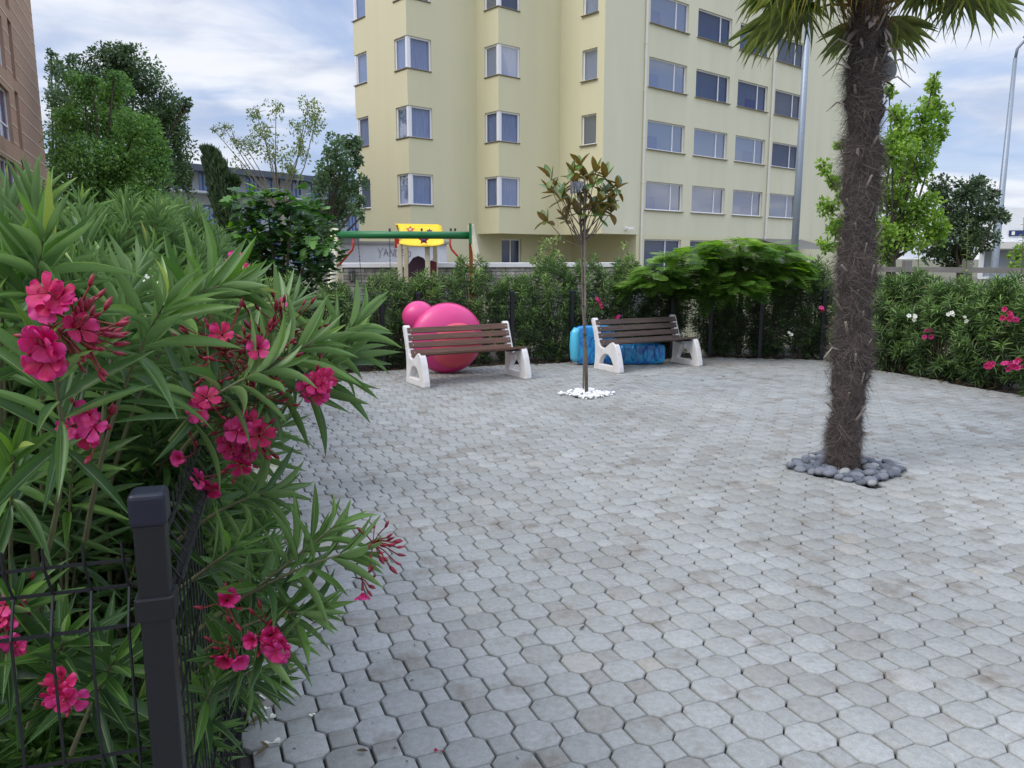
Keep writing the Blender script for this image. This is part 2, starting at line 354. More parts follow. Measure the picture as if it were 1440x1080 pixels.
# ------------------------------------------------------------------ mesh fences
def fence_panel(a, b, h, parent, step=.05, rw=.0021, folds=(.0, 1.), dens=1):
    """welded wire panel a->b (ground points) with horizontal wires and V folds"""
    m = MB(); d = b - a; Ln = d.length; d = d.normalized(); n = Vector((d.y, -d.x, 0))
    zt = h - .03
    zs = [zt, zt - .05, zt - .1]; zf = {1: .03}
    k = zt - .1
    while k > .55: k -= .2; zs.append(k)
    zs += [k - .05, k - .1]; k -= .1
    while k > .22: k -= .2; zs.append(max(k, .05))
    prof = []
    for i, z in enumerate(zs): prof.append((z, .028 if z in (zs[1], ) or abs(z - (zs[-1] if 0 else -9)) < .01 else 0.0))
    cnt = int(Ln / step)
    offs = {}
    for i, z in enumerate(zs):
        o_ = .028 if i == 1 else 0
        if 3 < i < len(zs) and abs((zs[i - 1] - z) - .05) < .001 and i > 2 and abs(zs[i - 2] - zs[i - 1]) > .1: o_ = .028
        offs[i] = o_
        m.bar(a + n * (o_ + .004) + Vector((0, 0, z)), b + n * (o_ + .004) + Vector((0, 0, z)), rw * 2, rw * 2)
    for i in range(cnt + 1):
        p = a + d * min(Ln, i * step + .01)
        pts = [p + Vector((0, 0, zt + .03))] + [p + n * offs[j] + Vector((0, 0, z)) for j, z in enumerate(zs)]
        m.tube(pts, rw, n=4, cap=True)
    return m.build('wire_panel', M_fence, parent, recalc=False)
def fence_post(p, h, parent, d, wd=.055, clips=True):
    n = Vector((d.y, -d.x, 0)); m = MB(); m.box(p + Vector((0, 0, h / 2)), (wd, wd, h), d, n)
    po = m.build('post', M_fence, parent, bevel=.004)
    m = MB(); m.box(p + Vector((0, 0, h + .018)), (wd + .008, wd + .008, .05), d, n); m.build('post_cap', M_cap, po, bevel=.008, seg=3)
    if clips:
        for z in (h - .13,):
            m = MB()
            for k in range(6): m.box(p + Vector((0, 0, z)) + d * (k - 2.5) * (wd + .006) / 6, ((wd + .006) / 6 * .55, wd + .012, .036), d, n)
            m.box(p + Vector((0, 0, z)), (wd + .007, wd + .007, .034), d, n)
            m.build('clip', M_fence, po, bevel=.002)
    return po
ft = thing('mesh_fence', FA, 'black wire mesh fence with near corner post at left, oleanders pushing through', 'fence')
HL = 1.3
fence_post(FA, HL - .02, ft, FD, .042)
ED = -FN; e1 = FA + ED * 2.5
fence_panel(FA + ED * .03, e1, HL - .05, ft); 
for k in range(4):
    a = FA + FD * (.03 + 2.45 * k); b = FA + FD * (2.45 * (k + 1) - .03)
    fence_panel(a, b, HL - .05 if k == 0 else HL - .08, ft)
    fence_post(FA + FD * 2.45 * (k + 1), HL - .1, ft, FD)
HB = 1.1
def onback(X):
    for a, b in zip(BK[:-1], BK[1:]):
        if a.x <= X <= b.x: return a + (b - a) * (X - a.x) / (b.x - a.x), (b - a).normalized()
    return BK[-1], RD
fb = thing('mesh_fence', BK[1], 'black wire mesh fence with square posts running behind the two benches', 'fence')
xs = [CL.x + .05, -1.9, -1.385, -.0, .945, 2.62, 3.32, 4.1, 5.04]
for i, X in enumerate(xs):
    p, d = onback(X); fence_post(p, HB, fb, d, .06, False)
    if i + 1 < len(xs):
        p2, _ = onback(xs[i + 1]); dd = (p2 - p).normalized(); fence_panel(p + dd * .035, p2 - dd * .035, HB - .04, fb)
fr = thing('mesh_fence', BK[-1], 'black wire mesh fence buried in the oleander hedge on the right side', 'fence'); RH = .95
for k in range(4):
    a = BK[-1] + RD * (.08 + 2.4 * k) + Vector((.95, .33, 0)) * .3; b = a + RD * 2.3; fence_panel(a, b, RH - .04, fr, step=.1); fence_post(b + RD * .04, RH, fr, RD, .06, False)

# ------------------------------------------------------------------ benches
M_conc = mat('white_painted_concrete', (226, 223, 220), .75, col2=(208, 203, 200), nscale=7, bump=.25, bscale=90)
def woodmat():
    m = mat('brown_stained_wood', (118, 84, 68), .62, col2=(82, 58, 46), nscale=3, stretch=(1.2, 22, 22), bump=.6, bscale=9); return m
M_wood = woodmat(); M_wood2 = mat('weathered_dark_wood', (100, 84, 76), .7, col2=(62, 52, 48), nscale=3, stretch=(1.2, 22, 22), bump=.6, bscale=9)
M_screw = mat('zinc_screw', (190, 190, 195), .35, metal=.9)
PROF = [(0, 0), (.02, .12), (.028, .26), (.015, .40), (-.03, .56), (-.075, .68), (-.088, .715), (-.08, .742), (-.055, .755), (-.025, .748), (-.005, .72), (.03, .62), (.075, .50), (.115, .40), (.155, .345), (.21, .325), (.27, .335), (.335, .375), (.40, .415), (.445, .432), (.49, .425), (.53, .385), (.575, .29), (.61, .18), (.638, .08), (.645, .025), (.638, 0)]
HOLE = [(.13, .085), (.49, .085), (.475, .12), (.43, .19), (.375, .235), (.31, .25), (.25, .24), (.19, .195), (.15, .14)]
def side_plate(x0, th):
    bm = bmesh.new()
    def ring(pts, x): return [bm.verts.new((x, -y, z)) for y, z in pts]
    outs = []
    for x in (x0 - th / 2, x0 + th / 2):
        o1 = ring(PROF, x); h1 = ring(HOLE, x); outs.append((o1, h1))
        es = [bm.edges.new((o1[i], o1[(i + 1) % len(o1)])) for i in range(len(o1))] + [bm.edges.new((h1[i], h1[(i + 1) % len(h1)])) for i in range(len(h1))]
        bmesh.ops.triangle_fill(bm, edges=es, use_beauty=True)
    for k in (0, 1):
        A, B = outs[0][k], outs[1][k]
        for i in range(len(A)): bm.faces.new((A[i], A[(i + 1) % len(A)], B[(i + 1) % len(A)], B[i]))
    # drop faces filling the hole
    for f in [f for f in bm.faces if abs(f.normal.x) > .9 or True]:
        c = f.calc_center_median()
        if abs(abs(c.x - x0) - th / 2) < 1e-5:
            if inside(-c.y, c.z, [Vector((a, b, 0)) for a, b in HOLE]): bm.faces.remove(f)
    bmesh.ops.recalc_face_normals(bm, faces=bm.faces)
    me = bpy.data.meshes.new('side_frame'); bm.to_mesh(me); bm.free(); me.materials.append(M_conc)
    for p in me.polygons: p.use_smooth = False
    return me
def make_bench(wood, label, seed):
    random.seed(seed)
    t = thing('park_bench', (0, 0, 0), label, 'bench', 'white framed benches by the back hedge')
    for x in (0.0, 1.5):
        o = link('side_frame', side_plate(x, .085), t); b = o.modifiers.new('bevel', 'BEVEL'); b.width = .016; b.segments = 3; b.limit_method = 'ANGLE'; b.angle_limit = R(40)
    sl = [((-.045 + .012, .685), 68), ((-.008 + .012, .59), 68), ((.03 + .012, .495), 68), ((.075 + .012, .40), 62)]
    for (y, z), deg in sl:
        a = R(deg + 2); up = Vector((0, -math.cos(a), -math.sin(a))); up = Vector((0, math.cos(a), math.sin(a))); nn = Vector((0, -math.sin(a), math.cos(a)))
        m = MB(); m.box((.75, -y - .03, z), (1.53 + random.uniform(-.015, .015), .078, .032), (1, random.uniform(-.002, .002), random.uniform(-.003, .003)), up, nn)
        s = m.build('slat', wood, t, bevel=.005)
        m = MB()
        for x in (.03, 1.47):
            c = Vector((x + .01, -y - .03, z)) + nn * .017 * (1 if nn.y < 0 else -1); m.ell(c, (.008, .008, .004), 8, 4, (1, 0, 0), up, nn)
        m.build('screw', M_screw, s, smooth=True)
    for k, (y, z) in enumerate([(.185, .372), (.285, .385), (.385, .405), (.468, .424)]):
        m = MB(); m.box((.75, -y, z), (1.53 if k < 3 else 1.55, .08, .032), (1, 0, random.uniform(-.002, .002)), (0, 1, -.14)); m.build('slat', wood, t, bevel=.005)
    for x in (.07, 1.43):
        m = MB(); m.bar((x, -.14, .345), (x, -.48, .395), .03, .02); m.build('bracket', M_fence, t)
    return t
BR = R(28.9)
b1 = make_bench(M_wood, 'park bench with reddish brown slats in front of the pink inflatable', 1); b1.location = gp(575, 536.5); b1.rotation_euler.z = BR
b2 = make_bench(M_wood2, 'park bench with dark grey-brown slats in front of the blue air mattress', 2); b2.location = gp(838, 517.5); b2.rotation_euler.z = BR

# ------------------------------------------------------------------ inflatables
M_pink = mat('glossy_pink_vinyl', (216, 62, 130), .42, coat=.1); M_coral = mat('coral_red_vinyl', (224, 84, 102), .45, coat=.1)
c0 = Vector((-.93, 11.02, .5)); cx_ = Vector((math.cos(R(18)), math.sin(R(18)), 0)); cn = Vector((cx_.y, -cx_.x, 0)).normalized()
t = thing('inflatable_float', (c0.x, c0.y, 0), 'large round pink inflatable with coral centre leaning behind the left bench', 'inflatable')
m = MB(); m.ell(c0 + Vector((0, 0, .005)), (.515, .5, .24), 48, 24, cx_, Vector((0, 0, 1)), cn); m.build('body', M_pink, t, smooth=True)
m = MB(); m.ell(c0 + cn * .085 + Vector((.06, 0, -.06)), (.38, .36, .19), 40, 20, cx_, Vector((0, 0, 1)), cn); m.build('centre_disc', M_coral, t, smooth=True)
m = MB(); m.ell(c0 + Vector((-.385, -.02, .315)) - cn * .1, (.235, .22, .2), 32, 18, cx_, Vector((0, 0, 1)), cn); m.build('lobe', M_pink, t, smooth=True)
m = MB(); ring = [c0 + Vector((0, 0, .005)) + cx_ * .519 * math.cos(k * math.pi / 32) + Vector((0, 0, .504)) * math.sin(k * math.pi / 32) for k in range(65)]; m.tube(ring, .005, 6, cap=False); m.build('seam', M_pink, t, smooth=True)
m = MB(); m.tube([c0 + cn * .1 + cx_ * .4 + Vector((0, 0, .2)), c0 + cn * .16 + cx_ * .42 + Vector((0, 0, .22))], .012, 8); m.build('valve', M_pink, t)
def mattmat():
    m = mat('printed_blue_vinyl', (52, 158, 206), .3, coat=.3); t = m.node_tree; b = t.nodes['Principled BSDF']
    tcn = t.nodes.new('ShaderNodeTexCoord'); n = t.nodes.new('ShaderNodeTexNoise'); n.inputs['Scale'].default_value = 7; n.inputs['Distortion'].default_value = 1.8; n.inputs['Detail'].default_value = 3
    t.links.new(tcn.outputs['Object'], n.inputs['Vector']); r = t.nodes.new('ShaderNodeValToRGB')
    e = r.color_ramp.elements; e[0].position = .42; e[0].color = lin((40, 150, 205)); e[1].position = .6; e[1].color = lin((36, 98, 176))
    t.links.new(n.outputs[0], r.inputs[0]); t.links.new(r.outputs[0], b.inputs['Base Color']); return m
M_matt = mattmat(); M_mat2 = mat('light_blue_vinyl', (82, 184, 214), .3, coat=.3)
pL = gp(806, 513); pR = gp(930, 512); dm = (pR - pL).normalized(); nm = Vector((dm.y, -dm.x, 0))
pL = pL + nm * -.02; Lm = (pR - pL).length
t = thing('air_mattress', pL, 'light blue inflatable mattress standing on edge behind the right bench', 'air mattress')
m = MB(); cc = pL + dm * .33 + Vector((0, 0, .31)); m.ell(cc, (.32, .3, .09), 40, 24, dm, Vector((0, 0, 1)), nm, e=.32); m.build('cushion', M_matt, t, smooth=True)
m = MB(); cc = pL + dm * (.5 + (Lm - .5) / 2) + Vector((0, 0, .17)); m.ell(cc, ((Lm - .4) / 2, .165, .1), 48, 24, dm, Vector((0, 0, 1)), nm, e=.35); m.build('cushion', M_matt, t, smooth=True)
m = MB()
for k, hh in ((0, .31),):
    pts = [pL + dm * .04 + Vector((0, 0, .06)) + nm * .05, pL + dm * .02 + Vector((0, 0, .12)) + nm * .05, pL + dm * .015 + Vector((0, 0, .3)) + nm * .05, pL + dm * .02 + Vector((0, 0, .5)) + nm * .05, pL + dm * .05 + Vector((0, 0, .57)) + nm * .05]
    m.tube(pts, [.05, .075, .08, .075, .05], 16)
m.build('side_tube', M_mat2, t, smooth=True)
for k in range(6):
    p = pL + dm * (.4 + k * (Lm - .5) / 5) + nm * .08
    m = MB(); m.tube([p + Vector((0, 0, .07)), p + Vector((0, 0, .12)) + nm * .012, p + Vector((0, 0, .24)) + nm * .012, p + Vector((0, 0, .3))], [.03, .045, .045, .03], 12); m.build('rib', M_matt, t, smooth=True)

# ------------------------------------------------------------------ yellow apartment building
def facademat(nm, ca, cb):
    m = mat(nm, (211, 201, 148), .9, bump=.15, bscale=25); t = m.node_tree; b = t.nodes['Principled BSDF']; n_ = t.nodes.new; l_ = t.links.new
    tcn = n_('ShaderNodeTexCoord'); mp = n_('ShaderNodeMapping'); mp.inputs['Scale'].default_value = (.8, .8, .14); l_(tcn.outputs['Object'], mp.inputs[0])
    n = n_('ShaderNodeTexNoise'); n.inputs['Scale'].default_value = 1.3; n.inputs['Detail'].default_value = 6; l_(mp.outputs[0], n.inputs['Vector'])
    r = n_('ShaderNodeValToRGB'); e = r.color_ramp.elements; e[0].position = .35; e[0].color = lin(ca); e[1].position = .75; e[1].color = lin(cb)
    l_(n.outputs[0], r.inputs[0]); l_(r.outputs[0], b.inputs['Base Color']); return m
M_fac = facademat('pale_yellow_render', (217, 211, 177), (212, 206, 171)); M_fac2 = facademat('cream_render', (220, 216, 188), (212, 207, 180)); M_white = mat('white_upvc_frame', (236, 236, 240), .4); M_sill = mat('metal_sill', (132, 122, 100), .5)
def glassmat(name, tint, refl=.35):
    m = bpy.data.materials.new(name); m.use_nodes = True; t = m.node_tree; t.nodes.clear(); n_ = t.nodes.new; l_ = t.links.new
    tr = n_('ShaderNodeBsdfTransparent'); tr.inputs[0].default_value = lin(tint); gl = n_('ShaderNodeBsdfGlossy'); gl.inputs['Roughness'].default_value = .03
    fr_ = n_('ShaderNodeFresnel'); fr_.inputs[0].default_value = 1.5; mm = n_('ShaderNodeMath'); mm.operation = 'MULTIPLY_ADD'; l_(fr_.outputs[0], mm.inputs[0]); mm.inputs[1].default_value = .28; mm.inputs[2].default_value = refl * .16
    ms = n_('ShaderNodeMixShader'); l_(mm.outputs[0], ms.inputs[0]); l_(tr.outputs[0], ms.inputs[1]); l_(gl.outputs[0], ms.inputs[2]); o = n_('ShaderNodeOutputMaterial'); l_(ms.outputs[0], o.inputs[0]); return m
M_glass = glassmat('window_glass', (205, 212, 225))
M_curt = mat('grey_blue_curtain', (204, 210, 228), .9, col2=(168, 180, 210), nscale=6, stretch=(3, 3, .2)); M_curt2 = mat('dim_room', (112, 120, 140), .9, col2=(128, 134, 150), nscale=.7)
M_room = mat('pale_room_wall', (118, 130, 160), .9, col2=(106, 118, 146), nscale=.35); M_bpan = mat('blue_board', (44, 72, 156), .7, col2=(44, 62, 124), nscale=3)
M_dark = mat('dark_interior', (44, 46, 52), .9)
q = Vector((.761, .648, 0)).normalized(); p_ = Vector((-.648, .761, 0)).normalized()   # along the right-facing faces, away-left along the left-facing ones
C1 = Vector((-4.27, 33.0, 0)); I1 = C1 + q * 3.58; C2 = I1 - p_ * 1.5; I2 = C2 + q * 3.62; C3 = I2 - p_ * 2.69; C0 = C1 + p_ * 4.3
FE = C3 + q * 22.6
ROWS = [3.83 + 2.71 * k for k in range(7)]; WH = 1.29; TOP = 22.8
bl = thing('apartment_building', (C1.x, C1.y, 0), 'tall pale yellow apartment block with saw-tooth corner windows', 'building')
Zv = lambda z: Vector((0, 0, z))
def wall_face(mb, P, d, L_, z0, z1, holes, inward, depth=.2):
    """vertical wall P..P+d*L_, with rectangular holes (u0,u1,z0,z1) that get reveals going inward"""
    us = sorted({0, L_} | {h[0] for h in holes} | {h[1] for h in holes}); zs = sorted({z0, z1} | {h[2] for h in holes} | {h[3] for h in holes})
    for a, b in zip(us[:-1], us[1:]):
        for c, e in zip(zs[:-1], zs[1:]):
            um, zm = (a + b) / 2, (c + e) / 2
            if any(h[0] < um < h[1] and h[2] < zm < h[3] for h in holes): continue
            mb.poly([P + d * a + Zv(c), P + d * b + Zv(c), P + d * b + Zv(e), P + d * a + Zv(e)])
    for h in holes:
        if len(h) > 4: continue           # corner opening, finished elsewhere
        A = P + d * h[0]; B = P + d * h[1]; i = inward * depth
        mb.poly([A + Zv(h[2]), A + Zv(h[3]), A + Zv(h[3]) + i, A + Zv(h[2]) + i]); mb.poly([B + Zv(h[2]), B + Zv(h[3]), B + Zv(h[3]) + i, B + Zv(h[2]) + i])
        mb.poly([A + Zv(h[2]), B + Zv(h[2]), B + Zv(h[2]) + i, A + Zv(h[2]) + i]); mb.poly([A + Zv(h[3]), B + Zv(h[3]), B + Zv(h[3]) + i, A + Zv(h[3]) + i])
def frame_rect(mb, A, B, z0, z1, fw=.06, th=.05, inward=None, bars=()):
    d = (B - A).normalized(); n = inward; Ln = (B - A).length
    for z in (z0 + fw / 2, z1 - fw / 2): mb.box(A + d * Ln / 2 + Zv(z), (Ln, th, fw), d, n)
    for u in (fw / 2, Ln - fw / 2) + tuple(b * Ln for b in bars): mb.box(A + d * u + Zv((z0 + z1) / 2), (fw, th * .92, z1 - z0 - 2 * fw), d, n)
def window(P, d, u0, u1, z0, z1, inward, root, bars=(), back=M_curt, blue=None, sill=True, pleat=False):
    A = P + d * u0 + inward * .12; B = P + d * u1 + inward * .12
    m = MB(); frame_rect(m, A, B, z0, z1, inward=inward, bars=bars); f = m.build('window', M_white, root)
    m = MB(); m.poly([A + Zv(z0 + .05), B + Zv(z0 + .05), B + Zv(z1 - .05), A + Zv(z1 - .05)]); m.build('pane', M_glass, f)
    m = MB(); i = inward * .075
    m.poly([A + i + Zv(z0), B + i + Zv(z0), B + i + Zv(z1), A + i + Zv(z1)]); m.build('curtain', back, f)
    if blue:
        m = MB(); a, b, t0, t1 = blue; Ln = u1 - u0; A2 = A + inward * .04; m.poly([A2 + d * a * Ln + Zv(z0 + t0), A2 + d * b * Ln + Zv(z0 + t0), A2 + d * b * Ln + Zv(z0 + t1), A2 + d * a * Ln + Zv(z0 + t1)]); m.build('blind', M_bpan, f)
    if sill:
        m = MB(); m.box(P + d * (u0 + u1) / 2 - inward * .015 + Zv(z0 - .015), (u1 - u0 + .12, .16, .025), d, inward); m.build('sill', M_sill, f)
    return f
mb = MB()
wA, wB, dp = .95, 1.2, .2
def corner_window(c, eA, eB, z0, z1, wA, wB, k):
    """opening wrapping the outer corner c; eA, eB run along the two walls away from the corner (perpendicular)"""
    for z in (z0, z1): mb.poly([c + Zv(z), c + eA * wA + Zv(z), c + eA * wA + eB * dp + Zv(z), c + eA * dp + eB * dp + Zv(z), c + eB * wB + eA * dp + Zv(z), c + eB * wB + Zv(z)])
    mb.poly([c + eA * wA + Zv(z0), c + eA * wA + Zv(z1), c + eA * wA + eB * dp + Zv(z1), c + eA * wA + eB * dp + Zv(z0)])
    mb.poly([c + eB * wB + Zv(z0), c + eB * wB + Zv(z1), c + eB * wB + eA * dp + Zv(z1), c + eB * wB + eA * dp + Zv(z0)])
    s = .09; c2 = c + eA * s + eB * s
    m = MB(); frame_rect(m, c2 + eA * .06, c2 + eA * (wA - s), z0, z1, .07, .05, eB); frame_rect(m, c2 + eB * .06, c2 + eB * (wB - s), z0, z1, .07, .05, eA)
    m.box(c2 + Zv((z0 + z1) / 2), (.115, .115, z1 - z0 - .004), eA, eB); f = m.build('window', M_white, bl)
    m = MB(); m.poly([c2 + Zv(z0 + .06) , c2 + eA * (wA - s) + Zv(z0 + .06), c2 + eA * (wA - s) + Zv(z1 - .06), c2 + Zv(z1 - .06)]); m.build('pane', M_glass, f)
    m = MB(); m.poly([c2 + Zv(z0 + .06) , c2 + eB * (wB - s) + Zv(z0 + .06), c2 + eB * (wB - s) + Zv(z1 - .06), c2 + Zv(z1 - .06)]); m.build('pane', M_glass, f)
    m = MB()
    for (a, n, wd) in ((eA, eB, wA - s), (eB, eA, wB - s)):
        Ks = 40; pr = [c2 + a * (.09 + (wd - .1) * i / Ks) + n * (.075 + .018 * math.sin(i * 1.7 + k)) for i in range(Ks + 1)]
        for x, y in zip(pr[:-1], pr[1:]): m.poly([x + Zv(z0), y + Zv(z0), y + Zv(z1), x + Zv(z1)])
    m.build('curtain', M_curt if k % 5 else M_curt2, f, recalc=False)
    m = MB(); ep = .05
    m.poly([c - eA * ep - eB * ep + Zv(z0 + .012), c + eA * wA - eB * ep + Zv(z0 + .012), c + eA * wA + eB * .07 + Zv(z0 + .012), c + eA * .07 + eB * .07 + Zv(z0 + .012), c + eB * wB + eA * .07 + Zv(z0 + .012), c + eB * wB - eA * ep + Zv(z0 + .012)])
    s_ = m.build('sill', M_sill, f); sm = s_.modifiers.new('thick', 'SOLIDIFY'); sm.thickness = .03
ch = lambda a, b: [(a, b, z, z + WH, 'c') for z in ROWS]
wall_face(mb, C1, p_, 4.3, 0, TOP, ch(0, wA) + ch(3.2, 4.3), q)
wall_face(mb, C0, q, 6, 0, TOP, ch(0, 1.0), -p_)
wall_face(mb, C1, q, 3.58, 0, TOP, ch(0, wB), p_)
wall_face(mb, C2, p_, 1.5, 2.69, TOP, ch(0, wA), q)
wall_face(mb, C2, q, 3.62, 2.69, TOP, ch(0, wB), p_)
nar = [(.42, 1.32, z, z + WH) for z in ROWS[1:]]
wall_face(mb, C3, p_, 2.69, 2.69, TOP, nar, q)
cols = [(2.92 + 3.47 * k, 2.92 + 3.47 * k + 2.75) for k in range(4)]
gfl = [(cols[0][0], cols[0][1], .95, 2.5), (cols[1][0], cols[1][1], .95, 2.5), (12.6, 15.6, 0.1, 2.35)]
wall_face(mb, C3 + q * 2.35, q, 20.25, 0, 2.69, [(a - 2.35, b - 2.35, c, d) for a, b, c, d in gfl], p_)
mb.mi = 1
wall_face(mb, C3, q, 22.6, 2.69, TOP, [(a, b, z, z + WH) for a, b in cols for z in ROWS], p_)
mb.mi = 0
# recess under the bays
u_ = (C3 + q * 2.35 - I1).dot(q); bkp = I1 + q * u_
wall_face(mb, I1, q, u_, 0, 2.69, [(1.4, 2.6, 1.0, 2.5)], p_)
mb.poly([I1 + Zv(2.69), C2 + Zv(2.69), I2 + Zv(2.69), C3 + Zv(2.69), C3 + q * 2.35 + Zv(2.69), bkp + Zv(2.69)])
mb.poly([bkp, C3 + q * 2.35, C3 + q * 2.35 + Zv(2.69), bkp + Zv(2.69)])
# far end, back and roof
E1 = FE + p_ * 12; E2 = C0 + q * 6 + p_ * 10
mb.poly([FE, E1, E1 + Zv(TOP), FE + Zv(TOP)]); mb.poly([E1, E2, E2 + Zv(TOP), E1 + Zv(TOP)]); mb.poly([E2, C0 + q * 6, C0 + q * 6 + Zv(TOP), E2 + Zv(TOP)])
mb.poly([x + Zv(TOP) for x in (C0, C1, I1, C2, I2, C3, FE, E1, E2, C0 + q * 6)])
for k, z in enumerate(ROWS):
    corner_window(C1, p_, q, z, z + WH, wA, wB, k + 1); corner_window(C2, p_, q, z, z + WH, wA, wB, k + 2)
    corner_window(C0, -p_, q, z, z + WH, 1.1, 1.0, k)
    if k: window(C3, p_, .42, 1.32, z, z + WH, q, bl, back=(M_curt2 if k == 1 else M_curt))
    for j, (a, b) in enumerate(cols):
        blue = {0: (0.02, .32, .06, .62), 2: (.36, .66, .06, .5 + .12 * (k % 2))}.get(j)
        window(C3, q, a, b, z, z + WH, p_, bl, bars=(.70,), back=(M_curt2 if j == 3 else M_room), blue=blue)
window(C3, q, gfl[0][0], gfl[0][1], .95, 2.5, p_, bl, bars=(.6,), back=M_curt2); window(C3, q, gfl[1][0], gfl[1][1], .95, 2.5, p_, bl, bars=(.6,), back=M_room)
window(C3, q, 12.6, 15.6, .1, 2.35, p_, bl, bars=(.5,), back=M_dark, sill=False)
window(I1, q, 1.4, 2.6, 1.0, 2.5, p_, bl, bars=(.5,), back=M_curt2)
mb.build('wall', [M_fac, M_fac2], bl)
M_gutter = mat('white_downpipe', (222, 218, 208), .5)
for u in (2.62, 12.98):
    m = MB(); b = C3 + q * u - p_ * .07; m.tube([b, b + Zv(TOP)], .055, 10)
    for z in range(1, 22, 2): m.tube([b + Zv(z), b + Zv(z + .08)], .07, 10)
    m.build('downpipe', M_gutter, bl, smooth=False)
# grey entrance awning
M_awn = mat('grey_awning_sheet', (120, 118, 112), .6, noise=.2, nscale=3)
a0 = C3 + q * 12.2; m = MB()
for k in range(14):
    a = a0 + q * (4.6 * k / 14); b = a0 + q * (4.6 * (k + .55) / 14)
    m.poly([a + Zv(2.68), b + Zv(2.66), b - p_ * 2.3 + Zv(2.08), a - p_ * 2.3 + Zv(2.1)]); c = a0 + q * (4.6 * (k + 1) / 14)
    m.poly([b + Zv(2.66), c + Zv(2.68), c - p_ * 2.3 + Zv(2.1), b - p_ * 2.3 + Zv(2.08)])
m.build('awning', M_awn, bl, recalc=False)
m = MB(); s0 = C3 + q * 1.6 + Zv(2.95) - p_ * .02; m.box(s0, (.12, .1, .12), q, p_); m.tube([s0, s0 - p_ * .2 + Zv(.02)], .02, 8); m.box(s0 - p_ * .3, (.12, .28, .1), q, p_)
o = m.build('security_camera', M_white); tag(o, 'small white security camera on the yellow wall above the recess', 'camera')

# ------------------------------------------------------------------ stone boundary wall with white coping, lanterns
def stonemat():
    m = bpy.data.materials.new('stacked_stone'); m.use_nodes = True; t = m.node_tree; b = t.nodes['Principled BSDF']; n_ = t.nodes.new; l_ = t.links.new
    tcn = n_('ShaderNodeTexCoord'); mp = n_('ShaderNodeMapping'); mp.inputs['Rotation'].default_value = (R(90), 0, 0); l_(tcn.outputs['Object'], mp.inputs[0])
    br = n_('ShaderNodeTexBrick'); br.inputs['Scale'].default_value = 1; br.inputs['Brick Width'].default_value = .42; br.inputs['Row Height'].default_value = .075; br.inputs['Mortar Size'].default_value = .006
    br.inputs['Color1'].default_value = lin((176, 170, 160)); br.inputs['Color2'].default_value = lin((126, 122, 116)); br.inputs['Mortar'].default_value = lin((70, 66, 60)); l_(mp.outputs[0], br.inputs[0])
    n = n_('ShaderNodeTexNoise'); n.inputs['Scale'].default_value = 9; n.inputs['Detail'].default_value = 5; l_(tcn.outputs['Object'], n.inputs[0])
    mx = n_('ShaderNodeMix'); mx.data_type = 'RGBA'; mx.blend_type = 'OVERLAY'; mx.inputs['Factor'].default_value = .8; l_(br.outputs[0], mx.inputs['A']); l_(n.outputs[0], mx.inputs['B'])
    l_(mx.outputs['Result'], b.inputs['Base Color']); b.inputs['Roughness'].default_value = .9; return m
M_stone = stonemat(); M_cop = mat('white_coping', (226, 224, 222), .7, noise=.1); M_panel = mat('grey_render_panel', (142, 146, 150), .9, noise=.15, nscale=2)
wl = at(455, 366, 16.2); wr = at(868, 364, 17.4); wl.z = 0; wr.z = 0; wd_ = (wr - wl).normalized(); wn = Vector((wd_.y, -wd_.x, 0)); WL = (wr - wl).length
bw = thing('boundary_wall', wl, 'low grey stacked-stone boundary wall with white coping behind the playground', 'wall')
m = MB(); m.box(wl + wd_ * WL / 2 + Zv(.72), (WL, .25, 1.44), wd_, wn); m.build('stone_face', M_stone, bw)
m = MB(); m.box(wl + wd_ * WL / 2 + Zv(1.49), (WL + .06, .36, .1), wd_, wn); m.build('coping', M_cop, bw, bevel=.01)
m = MB()
for k in range(5): m.box(wl + wd_ * (.55 + k * 1.45 + .5) + wn * .128 + Zv(.5), (.98, .012, .92), wd_, wn)
m.build('panel', M_panel, bw)
M_lant = mat('black_lantern_metal', (24, 24, 26), .5); M_lg = mat('lantern_glass', (120, 120, 112), .2)
for px, lb in ((495, 'black wall lantern on the stone wall beside the left swing leg'), (690, 'black wall lantern on the stone wall right of the swing frame')):
    c = at(px, 382, 16.4); u = (c - wl).dot(wd_); c = wl + wd_ * u + wn * .22 + Zv(1.27)
    t = thing('wall_lantern', c, lb, 'lantern', 'black lanterns on the stone wall')
    m = MB(); m.tube([c + wn * -.1 + Zv(-.02), c + wn * -.06 + Zv(.14), c + Zv(.16)], .012, 6); m.box(c - wn * .09, (.07, .02, .2), wd_, wn)
    m.tube([c + Zv(.15), c + Zv(.1), c + Zv(.085)], [.01, .08, .085], 6); m.tube([c + Zv(-.13), c + Zv(-.1)], [.02, .05], 6)
    for k in range(6): m.tube([c + Vector((math.cos(k * math.pi / 3) * .045, math.sin(k * math.pi / 3) * .045, -.1)), c + Vector((math.cos(k * math.pi / 3) * .07, math.sin(k * math.pi / 3) * .07, .09))], .005, 4)
    m.build('frame', M_lant, t); m = MB(); m.tube([c + Zv(-.1), c + Zv(.085)], [.04, .062], 6); m.build('glass', M_lg, t)

